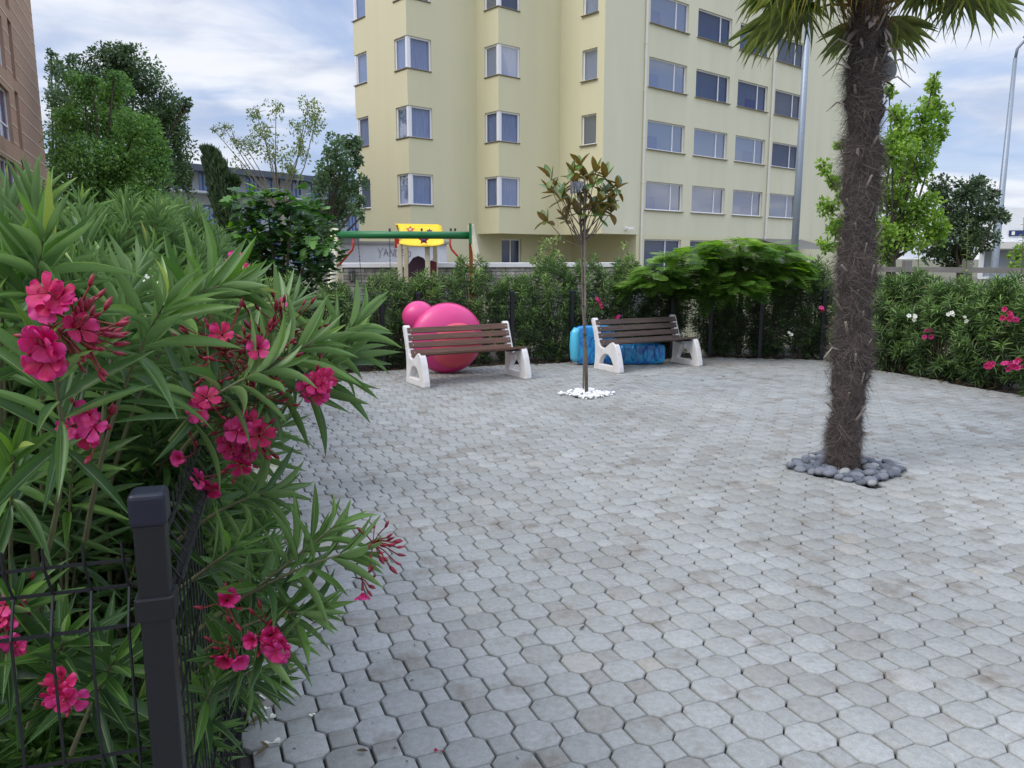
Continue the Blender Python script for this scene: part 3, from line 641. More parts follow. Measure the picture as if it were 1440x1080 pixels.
# white hut with graffiti behind the wall
M_hut = mat('white_render', (226, 224, 228), .85, col2=(205, 204, 210), nscale=1.2); M_graf = mat('dark_spray_paint', (104, 88, 100), .8); M_graf2 = mat('pinkish_spray_paint', (196, 150, 150), .8)
ha = at(470, 350, 20); hb = at(628, 350, 20.6); ha.z = hb.z = 0; hd = (hb - ha).normalized(); hn = Vector((hd.y, -hd.x, 0)); HLn = (hb - ha).length
hut = thing('utility_hut', ha, 'low white flat-roofed hut with scrawled graffiti behind the swing', 'hut')
m = MB(); m.box(ha + hd * HLn / 2 - hn * 1.2 + Zv(1.0), (HLn, 2.4, 2.0), hd, hn); m.build('wall', M_hut, hut)
m = MB(); m.box(ha + hd * HLn / 2 - hn * 1.2 + Zv(2.03), (HLn + .16, 2.56, .06), hd, hn); m.build('roof', mat('grey_roof_edge', (150, 148, 146), .8), hut)
def scrawl(strokes, ox, oz, s, mt, name):
    m = MB()
    for st in strokes:
        pts = [ha + hd * (ox + x * s) + hn * .014 + Zv(oz + z * s) for x, z in st]
        for a, b in zip(pts[:-1], pts[1:]): m.bar(a, b, .012, .006, up=hn)
    m.build(name, mt, hut, recalc=False)
LET = {'Y': [[(0, 1), (.35, .5), (.7, 1.1)], [(.35, .5), (.2, -.25)]], 'A': [[(0, 0), (.3, .9), (.55, 0)], [(.1, .35), (.6, .4)]], 'N': [[(0, 0), (.1, .9), (.5, .05), (.65, 1)]],
       'D': [[(0, 0), (.05, .85), (.45, .75), (.55, .3), (.3, 0), (0, 0)]], 'S': [[(.5, .75), (.2, .85), (.1, .55), (.45, .35), (.35, 0), (0, .1)]], 'O': [[(.25, 0), (0, .35), (.2, .75), (.5, .55), (.45, .1), (.25, 0)]], 'R': [[(0, 0), (.05, .85), (.4, .75), (.35, .45), (.1, .4), (.5, 0)]], 'F': [[(0, -.1), (.1, .85), (.5, .9)], [(.05, .45), (.4, .5)]], 'E': [[(.5, .8), (.1, .8), (0, 0), (.45, 0)], [(.05, .4), (.4, .42)]]}
def word(wd, ox, oz, s, mt, sp=.75):
    st = []
    for i, ch_ in enumerate(wd): st += [[(x + i * sp, z + .06 * math.sin(i * 2.1)) for x, z in k] for k in LET[ch_]]
    scrawl(st, ox, oz, s, mt, 'graffiti')
word('YANDSO', 1.1, 1.68, .2, M_graf); word('OFO', 2.2, 1.5, .2, M_graf2)
scrawl([[(0, .2), (.4, .45), (1.0, .5)], [(.17, .1), (.9, .3)], [(.5, .1), (.7, .6)]], .05, 1.68, .25, M_graf2, 'graffiti')

# ------------------------------------------------------------------ swing frame and playhouse
M_green = mat('green_painted_tube', (30, 112, 62), .4); M_red = mat('red_painted_steel', (178, 44, 30), .4); M_cream = mat('cream_painted_post', (214, 204, 176), .6, noise=.12, nscale=6)
M_orng = mat('orange_painted_steel', (176, 104, 50), .5); M_yel = mat('yellow_roof_panel', (238, 204, 40), .45); M_rope = mat('dark_chain', (60, 58, 60), .6)
YS = 14.6
sa = at(472, 330, YS); sb = at(664, 331, YS + .3)
sw = thing('swing_frame', (sa.x, sa.y, 0), 'green topped swing frame with cream legs and red braces behind the hedge', 'swing set')
m = MB(); m.tube([sa, sb], .07, 14); m.build('crossbar', M_green, sw, smooth=True)
m = MB(); lt = sa + Vector((-.02, 0, .1)); m.tube([lt + Vector((0, -.0, -.1)), (sa.x - .05, sa.y - .75, 0)], .075, 10); m.build('leg', M_cream, sw, smooth=True)
m = MB(); m.tube([lt, (sa.x - .05, sa.y + .75, 0)], .075, 10); m.build('leg', M_cream, sw, smooth=True)
rt = sb + Vector((-.03, 0, .2))
m = MB(); m.bar(rt, (sb.x + .42, sb.y - .5, 0), .1, .1); m.build('leg', M_cream, sw, bevel=.02)
m = MB(); m.bar(rt + Vector((-.0, 0, -.08)), (sb.x - .05, sb.y + .6, 0), .07, .07); m.build('leg', M_orng, sw)
m = MB(); m.bar(rt + Vector((0, -.06, -.35)), rt + Vector((0, -.06, .02)), .1, .05); m.build('bracket', M_green, sw)
for c, s_ in ((at(497, 345, YS), -1), (at(633, 345, YS + .2), 1)):
    m = MB(); m.tube([c + Zv(.12), c, c + Vector((-.02 if s_ < 0 else .03, 0, -.08)), c + Vector((s_ * .28, 0, -.36)), c + Vector((s_ * .36, 0, -.4))], .02, 8); m.build('brace', M_red, sw, smooth=True)
for px, x2 in ((503, 510), (548, 549)):
    c = at(px, 333, YS + .05); e = at(x2, 412, YS + .05); m = MB()
    for k in range(30):
        a = c + (e - c) * k / 30; b = c + (e - c) * (k + .8) / 30; m.bar(a, b, .018 if k % 2 else .01, .01 if k % 2 else .018)
    m.build('chain', M_rope, sw)
for px in (502, 548, 593, 634, 640):
    c = at(px, 325, YS + .1); m = MB(); m.tube([c, c + Zv(.05)], .02, 8); m.build('bolt', M_rope, sw)
PH = 15.6
ph = thing('playhouse', at(590, 500, PH) * 1, 'small playhouse with curved yellow roof and star motifs behind the swing bar', 'playhouse')
m = MB(); r0 = at(556, 316, PH); r1 = at(617, 317, PH); wv = r1 - r0; n = 10
pr = [(0, 0), (-.03, -.1), (-.1, -.2), (-.2, -.3), (-.32, -.37), (-.46, -.41)]
rows = [[r0 + wv * (i / n) + Vector((.09 * (1 - (abs(i / n - .5) * 2) ** 3) * 0, y, z * (1 - .12 * abs(i / n * 2 - 1) ** 3) - .0)) + Vector(((.05 + .2 * (-z)) * 1, 0, 0)) for i in range(n + 1)] for y, z in pr]
for a, b in zip(rows[:-1], rows[1:]):
    for i in range(n): m.poly([a[i], a[i + 1], b[i + 1], b[i]])
o = m.build('roof', M_yel, ph, smooth=True); sm = o.modifiers.new('t', 'SOLIDIFY'); sm.thickness = .025
m = MB(); m.poly([r0 + Vector((0, .02, 0)), r0 + Vector((.02, .75, -.33)), r1 + Vector((.02, .75, -.33)), r1 + Vector((0, .02, 0))]); o = m.build('roof', M_yel, ph); sm = o.modifiers.new('t', 'SOLIDIFY'); sm.thickness = .025
def star(c, rr, mt, cent):
    m = MB(); pts = []
    for k in range(10):
        a = math.pi / 2 + k * math.pi / 5; r_ = rr if k % 2 == 0 else rr * .5; pts.append(c + Vector((math.cos(a) * r_, 0, math.sin(a) * r_ * .75)))
    m.poly(pts); o = m.build('star_motif', mt, ph); sm = o.modifiers.new('t', 'SOLIDIFY'); sm.thickness = .012; sm.offset = 0
    m = MB(); m.ell(c + Vector((0, -.012, 0)), (rr * .3, .008, rr * .25), 10, 6); m.build('star_centre', cent, o)
M_or = mat('orange_motif', (226, 96, 44), .5); M_bl = mat('blue_motif', (40, 84, 140), .5); M_rd = mat('red_motif', (186, 46, 40), .5); M_wt = mat('white_motif', (230, 224, 214), .5)
star(at(577, 323, PH - .16), .1, M_or, M_wt); star(at(604, 325, PH - .2), .07, M_bl, M_rd); star(at(596, 338, PH - .46), .11, M_rd, M_bl)
for px, yy in ((562, PH - .3), (571, PH + .4), (601, PH - .3), (612, PH + .4)):
    b = at(px, 345, yy); m = MB(); m.bar((b.x, b.y, -.02), (b.x, b.y, b.z + (.02 if yy < PH else .1)), .09, .09); m.build('post', M_cream, ph, bevel=.01)
m = MB(); c = at(588, 372, PH - .1); m.poly([c + Vector((x, 0, z)) for x, z in ((-.2, -.55), (-.2, .0), (-.1, .13), (0, .17), (.1, .13), (.2, .0), (.2, -.55))]); o = m.build('side_panel', mat('dark_purple_panel', (66, 34, 56), .6), ph); sm = o.modifiers.new('t', 'SOLIDIFY'); sm.thickness = .03
m = MB(); c = at(607, 376, PH - .1); m.poly([c + Vector((x, .0, z)) for x, z in ((-.09, -.5), (-.09, .08), (0, .14), (.1, .1), (.1, -.5))]); o = m.build('side_panel', mat('dark_red_panel', (112, 38, 46), .6), ph); sm = o.modifiers.new('t', 'SOLIDIFY'); sm.thickness = .03
m = MB(); m.box(at(558, 338, PH - .3), (.08, .04, .3)); m.build('corner_brace', M_red, ph)

# ------------------------------------------------------------------ brown building at far left
def brownmat():
    m = mat('brown_render', (172, 142, 124), .9, noise=.12, nscale=1.5, bump=.2, bscale=30); return m
LD = Vector((math.sin(R(-23.9)), math.cos(R(-23.9)), 0)); LE = at(57, 150, 34); LE.z = 0; ln = Vector((LD.y, -LD.x, 0))
lb = thing('apartment_building', LE, 'brown apartment block with thin pale horizontal joints at the left edge', 'building')
def lt_(px, y, P, d):
    r = ray(px, y); k = r[0] / r[1]; return (k * P.y - P.x) / (d.x - k * d.y)
m = MB()
# openings measured back from the far edge; u positive towards the camera
W1 = [(7.75, 10.6, z, z + 1.7) for z in (.7, 3.05, 5.4, 7.75, 10.1, 12.45)]; SL = [(5.85, 6.6, z + .03, z + 2.0) for z in (.7, 3.05, 5.4, 7.75, 10.1, 12.45)]
wall_face(m, LE, -LD, 22, 0, 18, W1 + SL, -ln, .22)
m.poly([LE, LE - ln * 12, LE - ln * 12 + Zv(18), LE + Zv(18)]); m.poly([LE + Zv(18), LE - ln * 12 + Zv(18), LE - ln * 12 - LD * 22 + Zv(18), LE - LD * 22 + Zv(18)])
m.build('wall', brownmat(), lb)
M_stripe = mat('pale_joint', (206, 192, 176), .8); m = MB()
hs = W1 + SL
for k in range(1, 30):
    z = k * .61; cuts = sorted([(a, b) for a, b, c, d in hs if c - .03 < z < d + .03]); u = .0
    for a, b in cuts + [(22, 22)]:
        if a - u > .05: m.box(LE - LD * (u + a) / 2 + ln * .006 + Zv(z), (a - u, .012, .045), LD, ln)
        u = b
m.build('joint_line', M_stripe, lb, recalc=False)
M_brn = mat('brown_shutter_panel', (112, 78, 62), .7); M_blueglass = mat('blue_window_glass', (46, 58, 104), .08, spec=.8)
for a, b, c, d in W1: 
    A = LE - LD * a - ln * .14; B = LE - LD * b - ln * .14; m = MB(); frame_rect(m, A, B, c, d, .07, .06, -ln, bars=(.5,)); m.box((A + B) / 2 + Zv(c + .55), ((B - A).length - .14, .05, .06), LD, ln); f = m.build('window', M_white, lb)
    m = MB(); m.poly([A + Zv(c), B + Zv(c), B + Zv(d), A + Zv(d)]); m.build('pane', M_blueglass, f)
for a, b, c, d in SL:
    A = LE - LD * a - ln * .12; B = LE - LD * b - ln * .12; m = MB(); m.poly([A + Zv(c), B + Zv(c), B + Zv(d), A + Zv(d)]); m.build('recess_panel', M_brn, lb)

# ------------------------------------------------------------------ grey building behind trees, white building at right
ga = at(236, 260, 62); gb = at(505, 268, 78); ga.z = gb.z = 0; gd = (gb - ga).normalized(); gn = Vector((gd.y, -gd.x, 0)); GL = (gb - ga).length
gbld = thing('grey_building', ga, 'grey flat-roofed apartment building with blue-framed glass behind the cypress', 'building')
GH = 8.5; cw = GL / 9; hs = [(i * cw + .45, (i + 1) * cw - .45, 1 + 3 * k, 2.9 + 3 * k) for i in range(9) for k in range(3)]
m = MB(); wall_face(m, ga, gd, GL, 0, GH, hs, -gn, .25); m.poly([ga, ga - gn * 10, ga - gn * 10 + Zv(GH), ga + Zv(GH)]); m.poly([gb, gb - gn * 10, gb - gn * 10 + Zv(GH), gb + Zv(GH)]); m.poly([ga + Zv(GH), gb + Zv(GH), gb - gn * 10 + Zv(GH), ga - gn * 10 + Zv(GH)])
m.build('wall', mat('grey_render', (168, 172, 180), .9, noise=.1), gbld)
m = MB(); m.box((ga + gb) / 2 - gn * 4.6 + Zv(GH + .2), (GL + 1.2, 11.6, .5), gd, gn); m.build('roof', mat('dark_roof', (84, 92, 106), .7), gbld)
m = MB()
for k in (0, 1, 2): m.box((ga + gb) / 2 + gn * .5 + Zv(3.1 * k + .35 + .3), (GL * .96, 1.0, .16), gd, gn)
m.build('balcony_slab', mat('pale_slab', (196, 200, 206), .8), gbld)
M_bfr = mat('blue_frame', (56, 88, 156), .5)
for (a, b, c, d) in hs:
    A = ga + gd * a - gn * .12; B = ga + gd * b - gn * .12; m = MB(); frame_rect(m, A, B, c, d, .1, .08, -gn, bars=(.33, .66)); f = m.build('window', M_bfr, gbld)
    m = MB(); m.poly([A + Zv(c), B + Zv(c), B + Zv(d), A + Zv(d)]); m.build('pane', mat('sky_glass', (110, 132, 170), .06, spec=.8) if (a, c) == (hs[0][0], hs[0][2]) else bpy.data.materials['sky_glass'], f)
wa = at(1380, 340, 60); wb_ = at(1560, 340, 56); wa.z = wb_.z = 0; wdv = (wb_ - wa).normalized(); wnn = Vector((wdv.y, -wdv.x, 0)); WLn = (wb_ - wa).length
wbld = thing('white_building', wa, 'low white commercial building with dark blue sign strip at right edge', 'building')
m = MB(); wall_face(m, wa, wdv, WLn, 0, 5.3, [(.3, 3.0, .2, 2.2), (3.6, 6.4, .2, 2.2)], -wnn, .4); m.poly([wa, wa - wnn * 8, wa - wnn * 8 + Zv(5.3), wa + Zv(5.3)]); m.poly([wa + Zv(5.3), wb_ + Zv(5.3), wb_ - wnn * 8 + Zv(5.3), wa - wnn * 8 + Zv(5.3)])
m.build('wall', mat('white_cladding', (226, 228, 232), .7, noise=.05), wbld)
m = MB(); m.box(wa + wdv * (WLn / 2) + wnn * .5 + Zv(2.55), (WLn, 1.2, .5), wdv, wnn); m.build('canopy', mat('pale_canopy', (206, 204, 200), .7), wbld)
m = MB(); c = at(1416, 332, 59.2); u = (c - wa).dot(wdv); m.box(wa + wdv * (u + 2.4) + wnn * .06 + Zv(3.45), (4.6, .1, .42), wdv, wnn); f = m.build('sign_strip', mat('navy_sign', (26, 44, 98), .5), wbld)
m = MB(); m.box(wa + wdv * (u + .38) + wnn * .12 + Zv(3.45), (.2, .03, .26), wdv, wnn); m.build('sign_mark', M_wt, f)
for a in (.3, 3.6):
    A = wa + wdv * a - wnn * .3; B = A + wdv * 2.8; m = MB(); m.poly([A + Zv(.2), B + Zv(.2), B + Zv(2.2), A + Zv(2.2)]); m.build('shutter', mat('grey_shutter', (150, 156, 164), .6) if a == .3 else bpy.data.materials['grey_shutter'], wbld)

# ------------------------------------------------------------------ lamp posts, road barrier, dish
M_galv = mat('galvanised_steel', (146, 156, 168), .45, metal=.35, noise=.15, nscale=14)
LPY = 26.0; b = at(1396, 400, LPY); tp = at(1429, 68, LPY); b.x = tp.x = (b.x + tp.x) / 2
t = thing('street_lamp', (b.x, b.y, 0), 'tall slim grey street lamp with short curved arm at right edge', 'street lamp')
m = MB(); m.tube([(b.x, b.y, -.1), (b.x, b.y, .9), (b.x, b.y, tp.z - .3)], [.13, .12, .06], 12); m.build('pole', M_galv, t, smooth=True)
m = MB(); h = Vector((b.x, b.y, tp.z - .32)); m.tube([h, h + Vector((.02, -.02, .3)), h + Vector((.15, -.1, .5)), h + Vector((.4, -.2, .6))], .045, 8); m.build('arm', M_galv, t, smooth=True)
m = MB(); m.ell(h + Vector((.42, -.2, .62)), (.36, .16, .09), 16, 8); m.build('lamp_head', mat('dark_lamp_head', (70, 74, 80), .5), t, smooth=True)
b = at(1117, 355, 22)
t = thing('street_lamp', (b.x, b.y, 0), 'thick galvanised steel lamp pole in front of the yellow building', 'street lamp')
m = MB(); m.tube([(b.x, b.y, -.1), (b.x, b.y, 4), (b.x, b.y, 9.5)], [.1, .095, .07], 16); m.build('pole', M_galv, t, smooth=True)
m = MB(); m.tube([(b.x, b.y, 9.5), (b.x + .1, b.y - .2, 10), (b.x + .4, b.y - .8, 10.4)], .06, 8); m.build('arm', M_galv, t, smooth=True)
m = MB(); m.ell((b.x + .5, b.y - 1.1, 10.42), (.16, .4, .09), 16, 8); m.build('lamp_head', bpy.data.materials['dark_lamp_head'], t, smooth=True)
M_wood3 = mat('grey_rail', (122, 118, 114), .7, noise=.2, nscale=5)
ra = at(1185, 378, 14.5); rb = at(1470, 376, 12.4); ra.z = rb.z = 0; rd = (rb - ra).normalized()
t = thing('railing', ra, 'grey two-rail barrier running behind the right-hand hedge', 'railing')
for z, hh in ((1.44, .09), (1.17, .1)):
    m = MB(); m.bar(ra + Zv(z), rb + Zv(z), .05, hh); m.build('rail', M_wood3, t)
for k in range(4):
    pq = ra + (rb - ra) * (.06 + k * .3) + Vector((0, .06, 0)); m = MB(); m.box(pq + Zv(.79), (.13, .1, 1.62)); m.build('post', M_wood3, t)

# ------------------------------------------------------------------ trees
def clump_tree(name, label, clumps, Y, leaf, dens, matl, trunk=None, seed=0, cat='tree', asp=.62, group=None, barkm=None, core=.0, limbs=True, depth=1.0):
    """clumps: (px, py, rx, ry[, dY]) in photo pixels, turned into ellipsoids of leaves at distance Y; limbs run from the trunk into each clump"""
    random.seed(seed); rg = np.random.default_rng(seed); k = Y / 1082
    base = at(trunk[0], 400, Y); base.z = 0
    t = thing(name, base, label, cat, group); P, A, U, Ln, W, Rn, I = [], [], [], [], [], [], []
    lm = MB()
    fork = base + Zv(max(.6, at(trunk[0], trunk[1], Y).z)); lm.tube([base - Zv(.1), base + (fork - base) * .5 + Vector((.05, 0, 0)), fork], [trunk[2] * 1.25, trunk[2], trunk[2] * .8], 10)
    for cl in clumps:
        px, py, rx, ry = cl[:4]; dy = cl[4] if len(cl) > 4 else random.uniform(-.8, .8); dn = cl[5] if len(cl) > 5 else 1
        c = at(px, py, Y + dy); Rx, Rz = rx * k, ry * k; Ry = (Rx + Rz) * .5 * depth
        if limbs:
            mid = (fork + c) / 2 + Vector((random.uniform(-.15, .15), random.uniform(-.15, .15), -Rz * .1)); e = c + Zv(Rz * .6)
            lm.tube([fork - Zv(.1), mid, c, e], [trunk[2] * .4, trunk[2] * .2, trunk[2] * .1, .006], 6, cap=False)
            for _ in range(5):
                d = rdir(); d.z = abs(d.z) * .8; lm.tube([c + Zv(random.uniform(-.5, .3) * Rz), c + Vector((d.x * Rx, d.y * Ry, d.z * Rz)) * .8], [trunk[2] * .12, .005], 4, cap=False)
        ns = max(6, int(13 * (rx * ry) / 400)) ; subs = []
        for _ in range(ns):
            d = rdir(); rr = random.uniform(.1, .85) ** .7; subs.append((c + Vector((d.x * Rx, d.y * Ry, d.z * Rz)) * rr, random.uniform(.24, .42), random.uniform(-.22, .22)))
        n = int(8.5 * dens * dn * Rx * Rz * math.pi / (leaf * leaf))
        for _ in range(n):
            s = random.choice(subs); d = rdir(); r_ = s[1] * random.random() ** .4
            p = s[0] + Vector((d.x * Rx, d.y * Ry, d.z * Rz)) * r_
            P.append(p); dd = (d + rdir() * .9 + Vector((0, 0, -.25))); A.append(dd); uu = Vector((0, 0, 1)) * .9 + rdir(); U.append(uu)
            l = leaf * random.uniform(.7, 1.25); Ln.append(l); W.append(l * asp); I.append(random.randint(0, 1))
            Rn.append(min(1, max(0, .45 + s[2] + random.gauss(0, .16))))
    V, F, rn, uv = scatter(LEAF2, P, A, U, Ln, W, Rn, I)
    npmesh('crown', V, F, matl, t, rnd=rn, uv=uv)
    lm.build('trunk', barkm or M_bark, t, smooth=True, recalc=False)
    return t
M_bark = mat('grey_brown_bark', (92, 82, 70), .9, col2=(66, 58, 50), nscale=14, bump=.8, bscale=30)
M_lpop = leafmat('mid_green_leaf', [(0, (74, 108, 62)), (.4, (110, 150, 80)), (.75, (140, 180, 90)), (1, (168, 202, 104))], .5, .3)
M_ldrk = leafmat('dark_green_leaf', [(0, (66, 88, 64)), (.5, (94, 122, 82)), (1, (130, 156, 102))], .5, .25)
M_lpal = leafmat('pale_green_leaf', [(0, (110, 130, 78)), (.5, (142, 160, 96)), (1, (176, 186, 128))], .55, .35)
M_lmap = leafmat('bright_green_leaf', [(0, (82, 112, 46)), (.4, (118, 152, 62)), (.8, (152, 182, 80)), (1, (186, 200, 98))], .5, .4)
M_ldk2 = leafmat('deep_green_leaf', [(0, (46, 62, 42)), (.5, (70, 92, 56)), (1, (102, 124, 78))], .5, .2)
clump_tree('poplar_tree', 'tall dark poplar tree behind the mid-green tree, left of centre sky', [(110, 110, 26, 30), (150, 85, 32, 28), (190, 100, 38, 34), (215, 140, 34, 36), (150, 130, 50, 36), (240, 165, 28, 34), (252, 205, 20, 40), (235, 240, 30, 36), (205, 200, 40, 50), (175, 75, 18, 16), (258, 150, 12, 18), (262, 250, 16, 30)], 34, .135, 1.3, M_ldrk, (190, 290, .28), 5)
clump_tree('poplar_tree', 'dark narrow poplar tree beside the brown building', [(78, 100, 12, 26), (84, 140, 20, 34), (88, 190, 22, 40), (80, 240, 18, 34), (100, 165, 16, 26), (72, 80, 6, 10)], 38, .15, 1.1, M_ldrk, (84, 300, .25), 6)
clump_tree('broadleaf_tree', 'mid-green leafy tree right of the brown building, brightest crown on the left', [(118, 128, 26, 26), (160, 130, 28, 28), (105, 170, 28, 30), (150, 175, 44, 36), (190, 180, 32, 32), (95, 215, 28, 32), (135, 225, 44, 40), (185, 230, 44, 40), (220, 225, 24, 30), (110, 270, 44, 40), (165, 280, 54, 40), (215, 275, 34, 38), (225, 215, 18, 16), (130, 110, 12, 10), (160, 108, 12, 10), (88, 300, 30, 30), (235, 290, 22, 30), (130, 320, 50, 26), (200, 325, 50, 26), (80, 335, 30, 26), (255, 320, 26, 26)], 25, .105, 1.4, M_lpop, (150, 330, .22), 7)
clump_tree('birch_tree', 'thin airy pale green tree with open branches above the grey building', [(316, 180, 14, 14, 0, .5), (330, 198, 14, 10, 0, .4), (360, 158, 18, 14, 0, .5), (388, 150, 18, 16, 0, .5), (372, 185, 26, 22, 0, .5), (345, 205, 28, 18, 0, .5), (385, 212, 28, 22, 0, .6), (432, 150, 18, 18, 0, .7), (430, 180, 22, 22, 0, .7), (445, 165, 14, 20, 0, .5), (422, 212, 14, 24, 0, .9), (398, 240, 22, 16, 0, .3), (340, 235, 18, 14, 0, .3), (414, 240, 14, 16, 0, .6), (300, 182, 6, 6, 0, .5)], 24, .085, .55, M_lpal, (400, 300, .09), 8, barkm=mat('pale_bark', (142, 132, 112), .9, noise=.2))
clump_tree('broadleaf_tree', 'dark tree with loose crown at the left corner of the yellow building', [(488, 200, 22, 18), (474, 222, 26, 24), (500, 225, 14, 24), (465, 248, 28, 24), (495, 262, 22, 26), (450, 262, 18, 20), (478, 290, 30, 26), (505, 285, 10, 18), (450, 300, 34, 28), (430, 330, 34, 26), (465, 330, 22, 20), (508, 305, 6, 10)], 19, .085, 1.2, M_ldrk, (462, 345, .14), 9)
def cypress():
    random.seed(4); Y = 17; base = at(322, 380, Y); base.z = 0; t = thing('cypress_tree', base, 'slim dark leaning cypress in front of the grey building', 'tree')
    P, A, U, Ln, W, Rn, I = [], [], [], [], [], [], []
    pts = [(292, 212, 7), (298, 222, 12), (304, 238, 16), (310, 258, 18), (315, 278, 19), (320, 300, 19), (324, 330, 17), (326, 360, 14)]
    lm = MB(); lm.tube([base] + [at(x, y, Y) for x, y, r in reversed(pts)], [.1] + [.06] * 4 + [.03] * 4, 8)
    for i in range(9000):
        u = random.uniform(0, len(pts) - 1.001); k = int(u); f = u - k; x = pts[k][0] * (1 - f) + pts[k + 1][0] * f; y = pts[k][1] * (1 - f) + pts[k + 1][1] * f; r = (pts[k][2] * (1 - f) + pts[k + 1][2] * f) * Y / 1082
        d = rdir(); d.z *= .3; d.normalize(); p = at(x, y, Y) + d * r * random.random() ** .35 * (.8 + .25 * math.sin(d.x * 9 + y * .4)); P.append(p); A.append(Vector((d.x * .4 - .15, d.y * .4, 1))); U.append(rdir()); Ln.append(random.uniform(.08, .16)); W.append(.035); Rn.append(random.uniform(.1, .8)); I.append(0)
    for i in range(700):
        d = rdir(); P.append(at(329, 255, Y) + d * .1 * random.random() ** .4); A.append(d + Vector((0, 0, .6))); U.append(rdir()); Ln.append(.1); W.append(.03); Rn.append(random.uniform(.1, .8)); I.append(0)
    V, F, rn, uv = scatter(LEAF2, P, A, U, Ln, W, Rn, I); npmesh('crown', V, F, M_ldk2, t, rnd=rn, uv=uv); lm.build('trunk', M_bark, t, recalc=False)
cypress()
clump_tree('maple_tree', 'bright green young maple tree behind the palm trunk', [(1312, 118, 11, 22), (1315, 150, 20, 22), (1298, 165, 20, 24), (1290, 195, 28, 26), (1318, 195, 16, 20), (1262, 165, 18, 26), (1255, 210, 28, 36), (1280, 240, 36, 34), (1255, 275, 36, 36), (1298, 290, 26, 28), (1310, 325, 22, 28), (1270, 325, 40, 34), (1235, 335, 34, 36), (1158, 236, 12, 10), (1172, 255, 18, 14), (1185, 275, 14, 12), (1180, 205, 12, 8), (1163, 292, 18, 14), (1175, 318, 20, 16), (1195, 345, 26, 22), (1160, 345, 14, 12), (1195, 300, 20, 20), (1328, 165, 8, 10), (1250, 130, 10, 12)], 15, .085, 1.45, M_lmap, (1250, 360, .1), 12)
clump_tree('broadleaf_tree', 'dark round tree in front of the right street lamp', [(1325, 265, 22, 18), (1360, 268, 26, 20), (1385, 275, 22, 18), (1340, 295, 32, 26), (1375, 305, 30, 24), (1400, 305, 16, 14), (1350, 330, 34, 26), (1385, 335, 20, 18), (1340, 360, 34, 22), (1375, 255, 12, 8), (1410, 300, 10, 8), (1315, 345, 24, 28)], 18, .085, 1.5, M_ldk2, (1350, 380, .12), 13)
clump_tree('flowering_shrub', 'yellow-green airy shrub tips above the stone wall left of the sapling', [(764, 345, 14, 12, .1, .5), (778, 355, 14, 12, -.1, .6), (755, 362, 14, 12, 0, .6), (785, 372, 14, 12, 0, .6), (768, 378, 20, 14, 0, .7), (785, 340, 8, 8, 0, .4)], 13.6, .055, .9, M_lpal, (770, 400, .03), 14, cat='shrub')
clump_tree('flowering_shrub', 'yellow-green airy shrub tips right of the sapling below the yellow wall', [(878, 345, 7, 9, 0, .4), (882, 362, 9, 10, 0, .5), (876, 376, 10, 9, 0, .5)], 13.6, .055, .8, M_lpal, (880, 400, .02), 15, cat='shrub')
clump_tree('garden_shrub', 'yellow-green shrub at right edge in front of the white building', [(1438, 355, 16, 14), (1448, 375, 20, 18), (1425, 375, 10, 10)], 16, .08, 1.1, M_lmap, (1445, 390, .04), 16, cat='shrub')
# big-leaved fig
def lobed():
    V = [(0, 0, 0)]; UV = [(.5, 0)]
    prof = [(.16, -.05), (.5, .1), (.3, .28), (.52, .5), (.22, .55), (.2, .8), (0, 1)]
    pts = [(x, y) for x, y in prof] + [(-x, y) for x, y in reversed(prof[:-1])]
    tris = []
    V = [(0, .35, .03)] + [(x, y, -.12 * (abs(x) + max(0, y - .4))) for x, y in pts] + [(0, 0, 0)]; n = len(pts)
    F = [(0, i, i + 1, i + 1) for i in range(1, n)]
    F = [(0, i, i + 1) for i in range(1, n)] + [(0, n, n + 1), (0, n + 1, 1)]
    return np.array(V), np.array(F), np.array([(v[0] + .5, v[1]) for v in V])
LOBE = [lobed()]
def fig():
    random.seed(21); Y = 11.9; base = at(395, 420, Y); base.z = 0
    t = thing('fig_tree', base, 'large-leaved fig bush rising behind the left hedge, dark inside', 'shrub'); P, A, U, Ln, W, Rn, I = [], [], [], [], [], [], []; lm = MB()
    cl = [(345, 290, 26), (375, 283, 26), (410, 288, 30), (440, 300, 24), (360, 320, 34), (400, 325, 40), (440, 330, 30), (340, 345, 30), (380, 355, 44), (430, 365, 40), (455, 355, 22), (355, 385, 40), (405, 400, 50), (450, 395, 30)]
    for px, py, r in cl:
        c = at(px, py, Y + random.uniform(-.4, .4)); rr = r * Y / 1082
        lm.tube([base + Zv(.1), (base + c) / 2 + Vector((0, 0, .2)), c], [.04, .025, .01], 6, cap=False)
        for _ in range(int(70 * (rr / .35) ** 2)):
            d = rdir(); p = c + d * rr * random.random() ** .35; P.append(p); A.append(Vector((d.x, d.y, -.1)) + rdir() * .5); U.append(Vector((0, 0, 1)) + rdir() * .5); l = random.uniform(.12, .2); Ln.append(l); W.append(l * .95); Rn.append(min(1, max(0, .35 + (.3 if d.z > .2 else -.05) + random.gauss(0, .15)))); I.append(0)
    V, F, rn, uv = scatter(LOBE, P, A, U, Ln, W, Rn, I)
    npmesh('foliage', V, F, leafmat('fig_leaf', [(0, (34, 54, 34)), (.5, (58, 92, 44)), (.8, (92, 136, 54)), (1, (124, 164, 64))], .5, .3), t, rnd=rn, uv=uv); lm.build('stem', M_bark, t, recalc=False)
fig()

